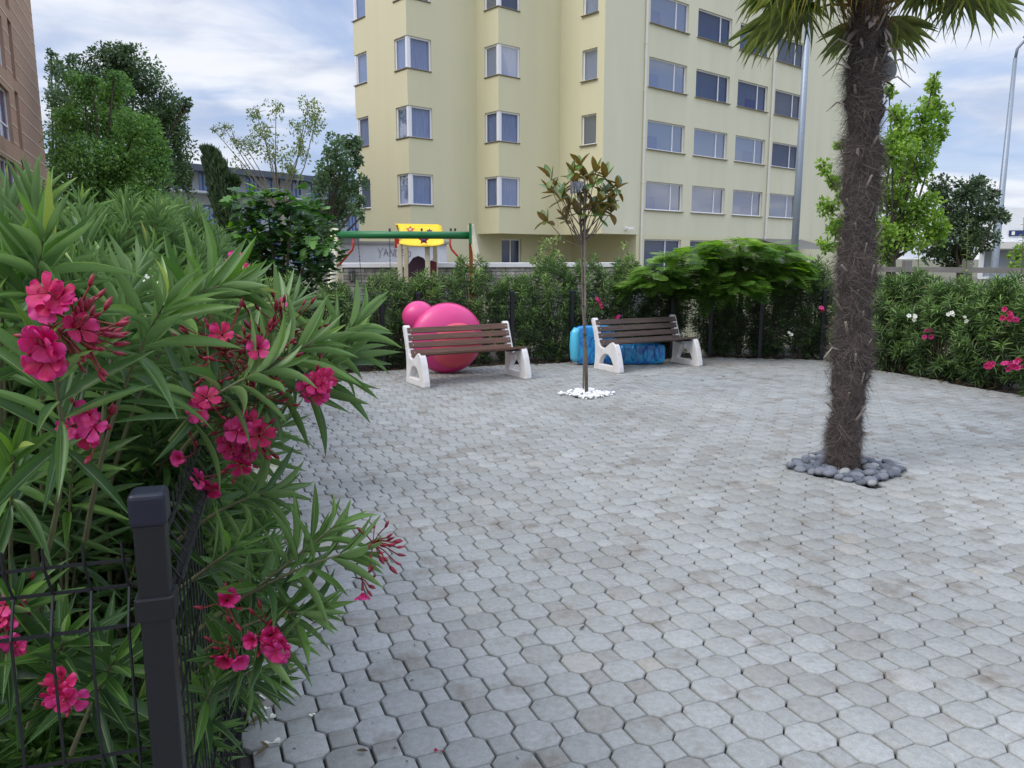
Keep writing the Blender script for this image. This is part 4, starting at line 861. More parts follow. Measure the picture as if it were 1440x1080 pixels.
# ------------------------------------------------------------------ oleanders
class Leaves:
    def __init__(s): s.P = []; s.A = []; s.U = []; s.L = []; s.W = []; s.R = []; s.I = []
    def add(s, p, a, u, l, w_, r, i): s.P.append(p); s.A.append(a); s.U.append(u); s.L.append(l); s.W.append(w_); s.R.append(r); s.I.append(i)
def bez(a, b, c, t): return a * (1 - t) ** 2 + b * 2 * t * (1 - t) + c * t * t
def shoot(lv, stem, P0_, P1, P2, leafed, Ll, hi, tone=0., r0=.006, whorl=.02, open_=1., lw=.16):
    ln_ = (P1 - P0_).length + (P2 - P1).length; k = 7 if hi else 4
    pts = [bez(P0_, P1, P2, i / k) for i in range(k + 1)]
    stem.tube(pts, [r0 * (1 - .65 * i / k) for i in range(k + 1)], 6 if hi else 3, cap=False)
    n = max(3, int(leafed / whorl)); phi = random.uniform(0, 6.28)
    for i in range(n):
        s_ = i / max(1, n - 1)                       # 0 at tip
        t = 1 - s_ * leafed / max(ln_, leafed); c = bez(P0_, P1, P2, t); ax_ = (bez(P0_, P1, P2, min(1, t + .02)) - bez(P0_, P1, P2, t - .02)).normalized()
        x = ax_.orthogonal().normalized(); y = ax_.cross(x); phi += 1.05
        spread = (R(16) + R(66) * s_ ** .7) * open_
        for q3 in range(3):
            if random.random() < .1 + .25 * s_: continue
            a = phi + q3 * 2.094 + random.uniform(-.25, .25); rad = x * math.cos(a) + y * math.sin(a)
            sp = spread * random.uniform(.75, 1.25); d = ax_ * math.cos(sp) + rad * math.sin(sp) + Vector((0, 0, -.12 * s_))
            up = ax_ * math.sin(sp) - rad * math.cos(sp) + rdir() * .4
            l = Ll * (.55 + .45 * min(1, s_ * 3 + .15)) * random.uniform(.8, 1.12)
            r_ = min(.95, max(0, .62 - .38 * s_ + tone + random.gauss(0, .13)))
            if random.random() < .004: r_ = 1.0
            I_ = (random.choices((0, 1, 2, 3, 4), (4, 4, 2 + 3 * s_, 2, .6 * s_))[0] if hi else random.choices((0, 1, 2), (3, 4, 2))[0])
            lv.add(c + rad * .003, d, up, l, l * lw * random.uniform(.68, 1.05), r_, I_)
PET = blade(4, -.35, .2, 'oval')
def petal():
    V, UV, F = [], [], []; prof = [(0, .08), (.25, .35), (.5, .72), (.75, .98), (.92, .8), (1, .35)]
    for t, wd in prof:
        for sx in (-1, -.5, 0, .5, 1): V.append((sx * .5 * wd, t + (.05 if sx in (-.5,) and t > .9 else 0), .26 * t - .34 * t * t + .11 * math.sin(sx * 4.5 + t * 4) * t)); UV.append((.5 + sx * .5, t))
    for i in range(5):
        for j in range(4): a = i * 5 + j; F.append((a, a + 1, a + 6, a + 5))
    return np.array(V), np.array(F), np.array(UV)
PETAL = [petal()]
def flowers(root, c, face, nfl, nbud, rad, size=.03, pm=None, budlen=.022, shut=False):
    """one inflorescence: five-petalled flowers, dark buds on red pedicels"""
    lv = Leaves(); m = MB(); face = face.normalized(); sx = face.orthogonal().normalized(); sy = face.cross(sx); basep = c - face * rad * 1.3; size *= .86; budlen *= .8
    for k in range(nfl):
        a = random.uniform(0, 6.28); rr = rad * random.random() ** .5; p = c + (sx * math.cos(a) + sy * math.sin(a)) * rr + face * random.uniform(-.3, .4) * rad
        f = (face + (sx * math.cos(a) + sy * math.sin(a)) * .5 * rr / rad + rdir() * .35).normalized(); x = f.orthogonal().normalized(); y = f.cross(x); tone = random.uniform(.05, .8); op = random.uniform(.25, .55) if not shut else random.uniform(.9, 1.6)
        ph0 = random.uniform(0, 6.28)
        for q5 in range(5):
            b = ph0 + q5 * 1.2566; d = x * math.cos(b) + y * math.sin(b) + f * op; lv.add(p + d * .002, d, f + rdir() * .12, size * random.uniform(.9, 1.1), size * .92, min(1, max(0, tone + random.gauss(0, .1))), 0)
        m.mi = 1; m.tube([basep, p - f * .02, p - f * .001], [.0014, .0018, .0035], 5, cap=False)
    for k in range(nbud):
        d = (face * .7 + rdir() * .9).normalized(); e = basep + d * rad * random.uniform(1.0, 2.1); m.mi = 1
        m.tube([basep, (basep + e) / 2 + Zv(.004), e], [.0015, .0013, .0015], 4, cap=False); m.mi = 0
        dd = (d + Zv(.3)).normalized(); bl_ = budlen * random.uniform(.7, 1.3); m.tube([e, e + dd * bl_ * .3, e + dd * bl_ * .65, e + dd * bl_], [.002, bl_ * .2, bl_ * .17, .0008], 6)
    o = None
    if nfl:
        V, F, rn, uv = scatter(PETAL, lv.P, lv.A, lv.U, lv.L, lv.W, lv.R, lv.I); o = npmesh('flower_cluster', V, F, pm or M_petal, root, rnd=np.clip(rn + (uv[:, 1] - .45) * .7 + np.abs(uv[:, 0] - .5) * .3, 0, 1), uv=uv, smooth=True)
    if m.v:
        o2 = m.build('bud_cluster' if o is None else 'bud', [M_bud, M_red2], o or root, smooth=True, recalc=False)
    return o
M_red2 = mat('red_pedicel', (120, 46, 40), .6)
def bush(name, label, c, rx, h, ns, Ll, hi, group, seed, tone=0., low=.15, ry=None, topbias=1., extra=None, flow=None, lw=.16, leafed=.34, openN=None, keep=None):
    random.seed(seed); c = Vector((c[0], c[1], 0)); ry = ry or rx
    t = thing(name, c, label, 'shrub', group); lv = Leaves(); st = MB()
    for i in range(ns):
        a = random.uniform(0, 6.28); zz_ = h * (low + (1 - low) * random.random() ** (1 / topbias)) ; k = zz_ / h
        prof = (.62 + .38 * math.sin(math.pi * min(1, k * .85 + .1))) * (1 if k < .82 else 1 - (k - .82) * 2.2); rr = prof * (random.random() ** .35)
        tip = c + Vector((math.cos(a) * rx * rr, math.sin(a) * ry * rr, zz_ + random.uniform(-.05, .09)))
        b0 = c + Vector((math.cos(a) * rx * .3, math.sin(a) * ry * .3, max(0, zz_ - random.uniform(.5, .95) * (1 if k > .6 else .8)) )) ; b0.x += random.uniform(-.1, .1)
        mid = b0 * .45 + tip * .55 + Vector((-math.cos(a) * .03, -math.sin(a) * .03, -.02 + (.1 if k > .7 else .02)))
        if k < .8: mid = b0 * .5 + tip * .5 + Zv(.14)
        if keep and not keep(tip): continue
        shoot(lv, st, b0, mid, tip, leafed * random.uniform(.7, 1.2), Ll * random.uniform(.85, 1.15), hi, tone + (k - .75) * .35, .006 if hi else .004, .02 if hi else .026, 1., lw)
    for k in range(5):                                # main canes
        a = k * 1.26 + random.random(); st.tube([c + Vector((math.cos(a) * .06, math.sin(a) * .06, -.05)), c + Vector((math.cos(a) * rx * .25, math.sin(a) * ry * .25, h * .35)), c + Vector((math.cos(a) * rx * .5, math.sin(a) * ry * .5, h * .75))], [.014, .011, .006], 6)
    if extra: extra(lv, st, t)
    V, F, rn, uv = scatter(OLE_HI if hi else OLE_LO, lv.P, lv.A, lv.U, lv.L, lv.W, lv.R, lv.I)
    npmesh('foliage', V, F, M_olhi if hi else M_ollo, t, rnd=rn, uv=uv, smooth=hi)
    st.build('stem', M_stem, t, smooth=True, recalc=False)
    for f in (flow or []): flowers(t, *f[0], **f[1])
    return t
def fl(px, py, Y, face=(0, -1, .3), n=4, nb=6, rad=.03, **k): return ((at(px, py, Y), Vector(face), n, nb, rad), k)
def hand_shoots(lst):
    def f(lv, st, t):
        for (bp, mp_, tp_, lf, Ll, op, lw, tn) in lst: shoot(lv, st, at(*bp), at(*mp_), at(*tp_), lf, Ll, True, tn, .0055, .019, op, lw)
    return f
GL_ = 'oleander shrubs of the left hedge'
# near bushes, with the branches that lean over the fence into the yard
ex1 = hand_shoots([((60, 800, 1.3), (110, 640, 1.15), (70, 500, 1.05), .22, .15, 1.05, .16, 0), ((20, 900, 1.5), (10, 760, 1.35), (20, 640, 1.2), .2, .15, 1, .17, .05),
                   ((120, 760, 1.4), (150, 560, 1.3), (230, 430, 1.25), .24, .16, .9, .15, .1), ((60, 700, 1.5), (60, 440, 1.4), (46, 268, 1.4), .32, .12, .7, .14, .15), ((10, 700, 1.5), (0, 440, 1.5), (10, 276, 1.6), .34, .13, .75, .14, .2),
                   ((0, 640, 1.4), (0, 460, 1.3), (8, 372, 1.2), .3, .16, .9, .16, .1), ((150, 700, 1.6), (190, 520, 1.6), (290, 400, 1.8), .32, .14, .8, .14, .15), ((140, 660, 1.5), (150, 470, 1.5), (190, 390, 1.6), .32, .14, .85, .15, .15), ((60, 560, 1.3), (40, 420, 1.2), (60, 340, 1.15), .26, .16, .95, .155, .08),
                   ((30, 1050, 1.4), (60, 960, 1.3), (90, 900, 1.2), .2, .15, 1.1, .17, -.15), ((100, 1060, 1.35), (130, 980, 1.3), (160, 930, 1.22), .2, .15, 1.1, .17, -.15), ((20, 1000, 1.3), (0, 900, 1.25), (20, 850, 1.2), .2, .15, 1.1, .17, -.1)])
bush('oleander_shrub', 'nearest oleander behind the left wire panel, large leaves and hot pink blooms', (-1.18, 1.75), .5, 1.68, 200, .15, True, GL_, 31, 0, .1, ry=.5, topbias=1.1, extra=ex1, lw=.13,
     keep=lambda p: (p - FA).dot(FN) < .02 and p.y > .95 and not (p.y < 1.3 and p.z > 1.25),
     flow=[fl(75, 420, 1.0, (.1, -1, .9), 3, 0, .02, size=.029), fl(65, 468, .99, (-.2, -1, .1), 2, 0, .014, size=.033), fl(55, 508, 1.0, (-.2, -1, -.2), 2, 2, .018, size=.032), fl(120, 465, 1.04, (1, -.3, .1), 1, 26, .035, size=.026), fl(105, 445, 1.02, (.6, -1, .3), 1, 10, .03, size=.03), fl(150, 480, 1.06, (1, -.17, -.1), 0, 16, .03),
           fl(128, 600, 1.15, (0, -1, .3), 4, 6, .03, size=.026), fl(25, 865, 1.22, (0, -1, .3), 4, 7, .028, size=.025), fl(88, 968, 1.12, (.1, -1, .3), 4, 5, .02, size=.028), fl(8, 900, 1.2, (0, -1, 0), 2, 0, .02, size=.024),
           fl(330, 570, 1.5, (0, -1, .2), 0, 14, .05)])
ex2 = hand_shoots([((300, 640, 1.75), (400, 560, 1.7), (500, 455, 1.75), .24, .165, 1.0, .15, .15), ((300, 600, 1.75), (430, 545, 1.7), (488, 500, 1.75), .18, .16, 1.15, .15, .0), ((250, 640, 1.6), (330, 540, 1.55), (440, 480, 1.6), .26, .16, 1.1, .15, .05),
                   ((240, 620, 1.5), (300, 540, 1.45), (380, 520, 1.5), .22, .16, 1.1, .16, .05), ((260, 900, 1.5), (360, 830, 1.42), (470, 740, 1.45), .26, .13, 1.0, .15, .15), ((260, 900, 1.5), (380, 800, 1.42), (500, 775, 1.42), .22, .13, 1.0, .15, .05),
                   ((260, 940, 1.5), (340, 860, 1.42), (440, 860, 1.42), .22, .13, 1.1, .17, -.05), ((260, 960, 1.45), (320, 900, 1.4), (400, 900, 1.4), .2, .13, 1.1, .18, -.05), ((250, 760, 1.6), (320, 700, 1.55), (390, 690, 1.6), .22, .14, 1.1, .16, -.1), ((250, 830, 1.5), (290, 800, 1.42), (330, 770, 1.4), .2, .13, 1.1, .15, -.1),
                   ((240, 780, 1.7), (320, 640, 1.7), (390, 600, 1.8), .22, .14, 1.1, .15, -.1), ((250, 600, 1.9), (340, 480, 1.9), (415, 425, 2.1), .3, .15, .8, .14, .2), ((250, 600, 1.9), (300, 480, 1.8), (335, 410, 1.9), .32, .15, .8, .14, .2), ((200, 500, 1.6), (260, 400, 1.6), (330, 400, 1.6), .28, .16, .9, .16, .15),
                   ((270, 1060, 1.45), (280, 1000, 1.38), (300, 960, 1.35), .16, .12, 1.1, .17, -.1), ((290, 1000, 1.7), (320, 950, 1.6), (370, 940, 1.6), .18, .13, 1.1, .15, -.15)])
bush('oleander_shrub', 'oleander whose flowering branches lean over the fence beside the near post', (-1.28, 2.35), .58, 1.6, 220, .15, True, GL_, 32, .02, .12, ry=.6, topbias=1.2, extra=ex2, lw=.12,
     keep=lambda p: (p - FA).dot(FN) < .22,
     flow=[fl(440, 545, 1.55, (.3, -1, .1), 6, 5, .03, size=.027), fl(340, 632, 1.55, (.2, -1, .1), 6, 10, .032, size=.028), fl(268, 640, 1.5, (0, -1, 0), 1, 3, .02, size=.025, shut=True), fl(310, 500, 1.55, (0, -1, .5), 0, 20, .06, budlen=.026), fl(380, 475, 1.6, (.3, -1, .5), 0, 22, .055, budlen=.026), fl(330, 595, 1.55, (0, -1, .3), 0, 18, .05),
           fl(288, 570, 1.45, (0, -1, .2), 3, 6, .02, size=.03), fl(300, 475, 1.5, (0, -1, .6), 1, 26, .05), fl(400, 455, 1.62, (.3, -1, .5), 0, 26, .05), fl(350, 500, 1.5, (.2, -1, .5), 1, 22, .05, size=.028), fl(355, 560, 1.5, (.2, -1, .2), 0, 22, .045), fl(345, 615, 1.48, (.2, -1, .2), 3, 14, .03, size=.032), fl(300, 680, 1.55, (0, -1, -.2), 2, 2, .03, size=.027), fl(310, 850, 1.36, (0, -1, .5), 1, 8, .02, size=.028, shut=True), fl(365, 900, 1.36, (.1, -1, .2), 2, 6, .022, size=.027, shut=True), fl(392, 908, 1.35, (.2, -1, .1), 3, 2, .016, size=.03), fl(320, 925, 1.36, (0, -1, -.2), 2, 8, .02, size=.026, shut=True),
           fl(375, 870, 1.38, (.2, -.6, .6), 0, 8, .03), fl(545, 760, 1.42, (.8, -.4, .3), 0, 20, .028, budlen=.022), fl(515, 828, 1.42, (.5, -.4, -.7), 1, 4, .018, size=.022, shut=True), fl(362, 650, 1.9, (0, -1, 0), 4, 0, .03, size=.026, pm=None), fl(372, 665, 2.0, (.4, -1, 0), 5, 0, .035, size=.026, pm=M_wpetal)])
bush('oleander_shrub', 'oleander with white and a few pink blooms just behind the near pair', (-1.75, 3.35), .62, 1.84, 270, .145, True, GL_, 33, .05, .12, ry=.62, topbias=1.3, lw=.115, keep=lambda p: (p - FA).dot(FN) < .2,
     flow=[fl(205, 400, 2.3, (0, -1, .5), 4, 0, .03, size=.026, pm=M_wpetal), fl(190, 385, 2.3, (0, -1, .5), 3, 0, .03, size=.026, pm=M_wpetal), fl(338, 372, 2.7, (.2, -1, .5), 3, 5, .03), fl(395, 430, 2.9, (.4, -1, .3), 2, 8, .05), fl(256, 455, 2.0, (0, -1, .2), 2, 8, .03)])
for i, (s, hh, lb) in enumerate([(4.0, 1.92, 'oleander in the middle of the left hedge, third tallest tips'), (5.3, 1.86, 'oleander further along the left hedge in front of the fig bush'), (6.6, 1.76, 'oleander near the far end of the left hedge'), (7.9, 1.66, 'oleander next to the back left corner of the yard'), (9.2, 1.52, 'oleander filling the back left corner behind the fence')]):
    c = FA + FD * s - FN * .5; bush('oleander_shrub', lb, (c.x, c.y), .62, hh, 240 if i < 2 else 190, .14, i < 1, GL_, 40 + i, .03, .1, ry=.72, topbias=1.2, lw=.12, keep=lambda p: (p - FA).dot(FN) < .18)
# second row further left, seen over the first
for i, (x, y, hh, lb) in enumerate([(-2.3, 2.9, 1.66, 'tall oleander at left edge below the brown building'), (-3.0, 4.2, 1.68, 'tall oleander of the rear left row below the broadleaf tree'), (-3.6, 5.9, 1.7, 'oleander of the rear left row nearest the fig bush')]):
    bush('oleander_shrub', lb, (x, y), .8, hh, 230, .13, i < 2, GL_, 50 + i, .06, .3, topbias=1.6, lw=.15)
# back hedge
GB = 'oleander shrubs of the back hedge'
rowb = [(-3.1, 1.35, 'dark oleander at the left end of the back hedge'), (-2.45, 1.25, 'oleander below the left swing leg in the back hedge'), (-1.75, 1.42, 'oleander left of the pink inflatable with upright tips'), (-1.15, 1.42, 'oleander directly behind the pink inflatable'), (-.5, 1.62, 'tall-tipped oleander below the right swing leg'), (.15, 1.4, 'oleander behind the fence between the two benches'), (.75, 1.62, 'oleander behind the magnolia sapling, with airy shrub beside it'), (1.35, 1.6, 'oleander behind the blue air mattress'), (2.0, 1.62, 'oleander with two small pink flower heads behind the right bench'), (2.7, 1.35, 'dark oleander under the left part of the mimosa'), (3.45, 1.3, 'dark oleander under the middle of the mimosa'), (4.2, 1.4, 'oleander under the right part of the mimosa'), (4.9, 1.58, 'oleander in the back right corner left of the palm trunk')]
for i, (x, hh, lb) in enumerate(rowb):
    p, d = onback(min(x, 5.04)); c = p + Vector((-d.y, d.x, 0)) * .42
    bush('oleander_shrub', lb, (c.x, c.y), .47, hh, 170 if i < 9 else 230, .125, False, GB, 60 + i, .12 if i < 9 else -.06, .02, ry=.4, topbias=1.15, lw=.15, leafed=.3,
         flow=[fl(840, 424, 12.25, (0, -1, .2), 3, 2, .05, size=.035), fl(846, 430, 12.25, (0, -1, .2), 2, 2, .04, size=.03), fl(868, 446, 12.3, (0, -1, .2), 3, 3, .04, size=.03)] if i == 8 else ([fl(1158, 435, 12.1, (0, -1, .2), 3, 2, .06, size=.035), fl(1110, 470, 12.2, (0, -1, .2), 3, 0, .04, size=.03, pm=M_wpetal)] if i == 12 else None))
GR = 'oleander shrubs of the right hedge'
rn_ = Vector((-RD.y, RD.x, 0)); rn_ = rn_ if rn_.x > 0 else -rn_
rowr = [(.55, 'oleander of the right hedge just right of the palm trunk'), (1.3, 'oleander of the right hedge below the bright maple'), (2.05, 'oleander of the right hedge with one red and two cream flower heads'), (2.8, 'oleander of the right hedge below the dark round tree'), (3.55, 'oleander at the right edge with the largest red flower heads'), (4.3, 'oleander running out of frame at the right edge'), (5.1, 'nearest oleander of the right hedge, mostly out of frame')]
for i, (s, lb) in enumerate(rowr):
    c = BK[-1] + RD * s + rn_ * .3
    F_ = {2: [fl(1305, 470, 10.45, (-.4, -1, .2), 5, 2, .07, size=.04), fl(1282, 447, 10.6, (-.4, -1, .2), 4, 0, .05, size=.035, pm=M_wpetal), fl(1331, 436, 10.4, (-.4, -1, .2), 4, 0, .05, size=.035, pm=M_cream2 if 0 else M_wpetal)], 3: [fl(1355, 450, 9.9, (-.4, -1, .2), 3, 0, .04, size=.03, pm=M_wpetal), fl(1335, 442, 10.0, (-.4, -1, .2), 3, 0, .04, size=.03, pm=M_wpetal)],
          4: [fl(1422, 444, 9.15, (-.4, -1, .2), 7, 4, .1, size=.04), fl(1391, 511, 9.3, (-.4, -1, .2), 4, 2, .05, size=.04), fl(1414, 515, 9.1, (-.4, -1, .2), 4, 2, .05, size=.04), fl(1432, 514, 9.0, (-.4, -1, .2), 6, 2, .07, size=.04)]}.get(i)
    bush('oleander_shrub', lb, (c.x, c.y), .52, 1.36 + .05 * math.sin(i * 2), 190, .14, False, GR, 80 + i, .04, .02, ry=.5, topbias=1.2, lw=.16, leafed=.32, flow=F_)
# thin upright sprigs above the right hedge
def sprig(px, py0, py1, Y, lb, s):
    random.seed(s); b = at(px, py0, Y); tp_ = at(px + 4, py1, Y); base = Vector((b.x, b.y, .3)); t = thing('upright_sprig', base, lb, 'plant', 'pale sprigs rising above the right hedge'); lv = Leaves(); m = MB(); m.tube([base, b, tp_], [.012, .008, .003], 5)
    n = 34
    for i in range(n):
        p = b + (tp_ - b) * i / n; a = i * 2.4; d = Vector((math.cos(a), math.sin(a), .35)); lv.add(p, d, Zv(1) + rdir() * .2, .13 * (1 - .6 * i / n), .04 * (1 - .5 * i / n), random.uniform(.3, .9), random.randint(1, 2))
    V, F, rn, uv = scatter(OLE_LO, lv.P, lv.A, lv.U, lv.L, lv.W, lv.R, lv.I); npmesh('foliage', V, F, M_lpal2, t, rnd=rn, uv=uv); m.build('stem', M_stem, t, recalc=False)
M_lpal2 = leafmat('sprig_leaf', [(0, (84, 110, 56)), (1, (138, 164, 84))], .5, .3)
sprig(1290, 400, 308, 11.6, 'pale green upright sprig above the right hedge in front of the maple', 1); sprig(1358, 400, 300, 11.2, 'pale green upright sprig above the right hedge in front of the dark tree', 2); sprig(1436, 400, 305, 10.4, 'pale green upright sprig at the right edge by the white building', 3)

# ------------------------------------------------------------------ feathery mimosa spreading over the back fence
def frond_tmpl(droop):
    V, F, UV = [], [], []
    for j in range(11):
        t = (j + 1) / 12; y = t * math.cos(droop * t * .5); z = -math.sin(droop * t * .6) * t; pl = .34 * math.sin(math.pi * (t * .8 + .16)) + .06
        for sx in (-1, 1):
            for k in range(7):
                s = (k + .6) / 7; cx0 = sx * s * pl * .9; cy0 = y + s * pl * .42; cz = z - .25 * (s * pl) ** 1.4; hw = .03; lh = .036
                i = len(V); V += [(cx0 - hw, cy0 - lh, cz), (cx0 + hw, cy0 - lh * .6, cz), (cx0 + hw * 1.1, cy0 + lh, cz - .004), (cx0 - hw * .9, cy0 + lh * .7, cz - .004)]; F.append((i, i + 1, i + 2, i + 3)); UV += [(.2, .2)] * 4
    return np.array(V), np.array(F), np.array(UV)
FR = [frond_tmpl(.3), frond_tmpl(.8), frond_tmpl(1.3)]
def mimosa():
    random.seed(17); Y = 12.6; base = Vector((3.9, 13.17, 0)); t = thing('mimosa_tree', base, 'low spreading mimosa with feathery bright green fronds over the back fence', 'tree'); lv = Leaves(); m = MB()
    m.tube([base, base + Zv(.7), base + Zv(1.2)], [.06, .05, .04], 8)
    cl = [(905, 402, 18, 10), (930, 388, 26, 16), (965, 372, 34, 18), (1000, 362, 40, 18), (1035, 355, 40, 18), (1040, 345, 24, 10), (1075, 360, 38, 18), (1098, 374, 22, 14), (960, 395, 34, 16), (1000, 388, 42, 18), (1045, 380, 44, 18), (1085, 388, 34, 16), (1030, 400, 34, 14), (990, 405, 24, 12)]
    for px, py, rx, ry in cl:
        dy = random.uniform(-.25, .5) - (.3 if py > 384 else 0); c = at(px, py, Y + dy); k = (Y + dy) / 1082; m.tube([base + Zv(1.1), (base + c) / 2 + Zv(.75), c], [.03, .02, .008], 6, cap=False)
        for _ in range(int(rx * ry / 6)):
            d = rdir(); p = c + Vector((d.x * rx * k, d.y * .4, d.z * ry * k)); out = Vector((c.x - base.x, c.y - base.y - .17, 0)); out = out.normalized() if out.length > .2 else Vector((0, -1, 0))
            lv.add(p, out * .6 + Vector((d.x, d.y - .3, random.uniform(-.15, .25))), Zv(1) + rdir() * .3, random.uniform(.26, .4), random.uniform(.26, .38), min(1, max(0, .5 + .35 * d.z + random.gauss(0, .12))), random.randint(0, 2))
    V, F, rn, uv = scatter(FR, lv.P, lv.A, lv.U, lv.L, lv.W, lv.R, lv.I)
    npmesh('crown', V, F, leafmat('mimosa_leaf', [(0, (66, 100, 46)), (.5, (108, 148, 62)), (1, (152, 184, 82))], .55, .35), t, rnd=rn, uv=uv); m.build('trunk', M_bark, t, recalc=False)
mimosa()

# ------------------------------------------------------------------ magnolia sapling with stake and white stones
def magnolia():
    random.seed(8); Y = MAG.y; t = thing('magnolia_sapling', MAG, 'slim staked magnolia sapling with bronze and green leaves in white stones', 'tree'); m = MB()
    fk = at(818, 345, Y); top = at(815, 262, Y)
    m.tube([MAG - Zv(.05), at(824, 500, Y), at(820, 430, Y), fk, at(816, 300, Y), top], [.024, .019, .017, .015, .011, .005], 10)
    q8 = lambda x, y: (740 + x / 6.75, 210 + y / 6.75)
    wh = [(225, 270), (510, 140), (440, 215), (315, 385), (190, 665), (660, 205), (585, 270), (745, 250), (865, 350), (410, 520), (540, 500), (715, 470), (800, 500), (375, 650), (705, 620), (490, 590), (810, 585), (560, 400), (630, 330), (760, 400), (470, 330), (330, 470), (640, 540), (740, 560), (250, 400)]
    lv = Leaves()
    for i, (x, y) in enumerate(wh):
        px, py = q8(x, y); dY = random.uniform(-.25, .25) if i not in (4,) else 0; c = at(px, py, Y + dY)
        st_ = at(818, min(345, py + 70) if i != 4 else 352, Y) if i != 4 else at(816, 348, Y); mid = (st_ + c) / 2 + Vector((0, 0, -.06)) + rdir() * .02; m.tube([st_, mid, c], [.008, .006, .003], 6, cap=False)
        ax_ = ((c - mid).normalized() + Zv(.6)).normalized(); xx = ax_.orthogonal().normalized(); yy = ax_.cross(xx); n = random.randint(6, 8)
        for k in range(n):
            a = k * 2.4 + random.random(); up_ = k < n * .5; sp = R(random.uniform(18, 45)) if up_ else R(random.uniform(60, 120)); rad = xx * math.cos(a) + yy * math.sin(a); d = ax_ * math.cos(sp) + rad * math.sin(sp); u = -(ax_ * math.sin(sp) - rad * math.cos(sp)) if not up_ else (ax_ * math.sin(sp) - rad * math.cos(sp))
            u = ax_ * math.sin(sp) - rad * math.cos(sp); l = random.uniform(.15, .23); lv.add(c - ax_ * random.uniform(0, .05), d, u, l, l * .44, random.random(), random.randint(0, 1))
    TM = [blade(5, .4, .8, 'oval'), blade(5, -.2, .8, 'oval')]
    V, F, rn, uv = scatter(TM, lv.P, lv.A, lv.U, lv.L, lv.W, lv.R, lv.I)
    npmesh('foliage', V, F, leafmat('magnolia_leaf', [(0, (56, 92, 50)), (.5, (88, 118, 58)), (1, (120, 128, 62))], .35, .2, rib=(160, 160, 100), back=(122, 100, 50), spec=.6), t, rnd=rn, uv=uv, smooth=True)
    m.build('trunk', mat('sapling_bark', (118, 106, 92), .9, col2=(84, 74, 66), nscale=25), t, smooth=True, recalc=False)
    s = MB(); s.tube([gp(820, 549) - Zv(.05), at(823, 430, Y - .03), at(822, 250, Y - .01)], .012, 8); o = s.build('support_stake', mat('stake_wood', (128, 120, 108), .9, noise=.25, nscale=20)); tag(o, 'thin wooden stake tied to the magnolia sapling', 'stake')
    s = MB()
    for py in (430, 470, 400): c = at(822, py, Y - .01); s.tube([c - Zv(.008), c + Zv(.008)], .028, 10)
    s.build('tie', M_rope, t)
    r = MB(); c = at(812, 262, Y - .1)
    for k in range(5): r.poly([c + Vector((.03 * k - .08, -.02 * (k % 2), .06)), c + Vector((.03 * k - .05, .02 * (k % 2) - .01, .05)), c + Vector((.03 * k - .06, .01, -.1 + .02 * k)), c + Vector((.03 * k - .085, -.01, -.08))])
    o = r.build('cloth_strip', mat('grey_plastic_rag', (150, 152, 166), .7)); tag(o, 'torn grey plastic rag caught in the magnolia crown', 'rag')
magnolia()
def stones(n, c, half, ang, rmin, rmax, mats, name, label, group, seed, flat=.6, skip=0, layer=0.02):
    random.seed(seed); base = []
    for k in range(6):
        bm = bmesh.new(); bmesh.ops.create_icosphere(bm, subdivisions=2, radius=1)
        ph = [random.uniform(0, 6) for _ in range(6)]
        for v in bm.verts: v.co *= 1 + .08 * math.sin(v.co.x * 2.3 + ph[0]) + .07 * math.sin(v.co.y * 2.9 + ph[1]) + .05 * math.sin(v.co.z * 3 + ph[2])
        me = bpy.data.meshes.new('pebble'); bm.to_mesh(me); bm.free()
        for p in me.polygons: p.use_smooth = True
        me.materials.append(mats[k % len(mats)]); base.append(me)
    placed = []; tries = 0
    while len(placed) < n and tries < 20000:
        tries += 1; x, y = random.uniform(-half, half), random.uniform(-half, half)
        if math.hypot(x, y) < skip: continue
        r = random.uniform(rmin, rmax)
        if any(math.hypot(x - a, y - b) < (r + q9) * .7 for a, b, q9 in placed): continue
        placed.append((x, y, r)); X = c.x + x * math.cos(ang) - y * math.sin(ang); Y = c.y + x * math.sin(ang) + y * math.cos(ang)
        o = bpy.data.objects.new(name, random.choice(base)); COL.objects.link(o); o.location = (X, Y, r * flat * .75 + layer * random.random() - .005); o.scale = (r * random.uniform(1.05, 1.35), r * random.uniform(.75, .95), r * flat); o.rotation_euler = (random.uniform(-.3, .3), random.uniform(-.3, .3), random.uniform(0, 6))
        tag(o, label, 'pebble', group)
M_p1 = mat('grey_river_stone', (122, 124, 130), .75, col2=(98, 102, 110), nscale=3, bump=.2, bscale=30); M_p2 = mat('pale_river_stone', (150, 148, 144), .75, col2=(130, 130, 130), nscale=3); M_p3 = mat('dark_river_stone', (94, 98, 106), .75, col2=(74, 78, 86), nscale=3)
g = MB()
for (hx, hy, hs, c1_, s1_) in HOLES: 
    X = Vector((c1_, s1_, 0)); Yv = Vector((-s1_, c1_, 0)); c = Vector((hx, hy, -.008)); h2 = hs * 1.02; g.poly([c - X * h2 - Yv * h2, c + X * h2 - Yv * h2, c + X * h2 + Yv * h2, c - X * h2 + Yv * h2])
tag(g.build('planting_pit', M_soil), kind='structure')
AN = HA + R(21)
stones(150, Vector((HOLES[0][0], HOLES[0][1], 0)), .335, AN, .034, .058, [M_p1, M_p2, M_p3, M_p1, M_p3, M_p1], 'river_pebble', 'smooth grey river pebble in the square bed around the palm trunk', 'grey pebbles around the palm', 5, .6, .17)
M_w1 = mat('white_marble_chip', (236, 236, 236), .6, noise=.08); M_w2 = mat('off_white_chip', (216, 214, 210), .7)
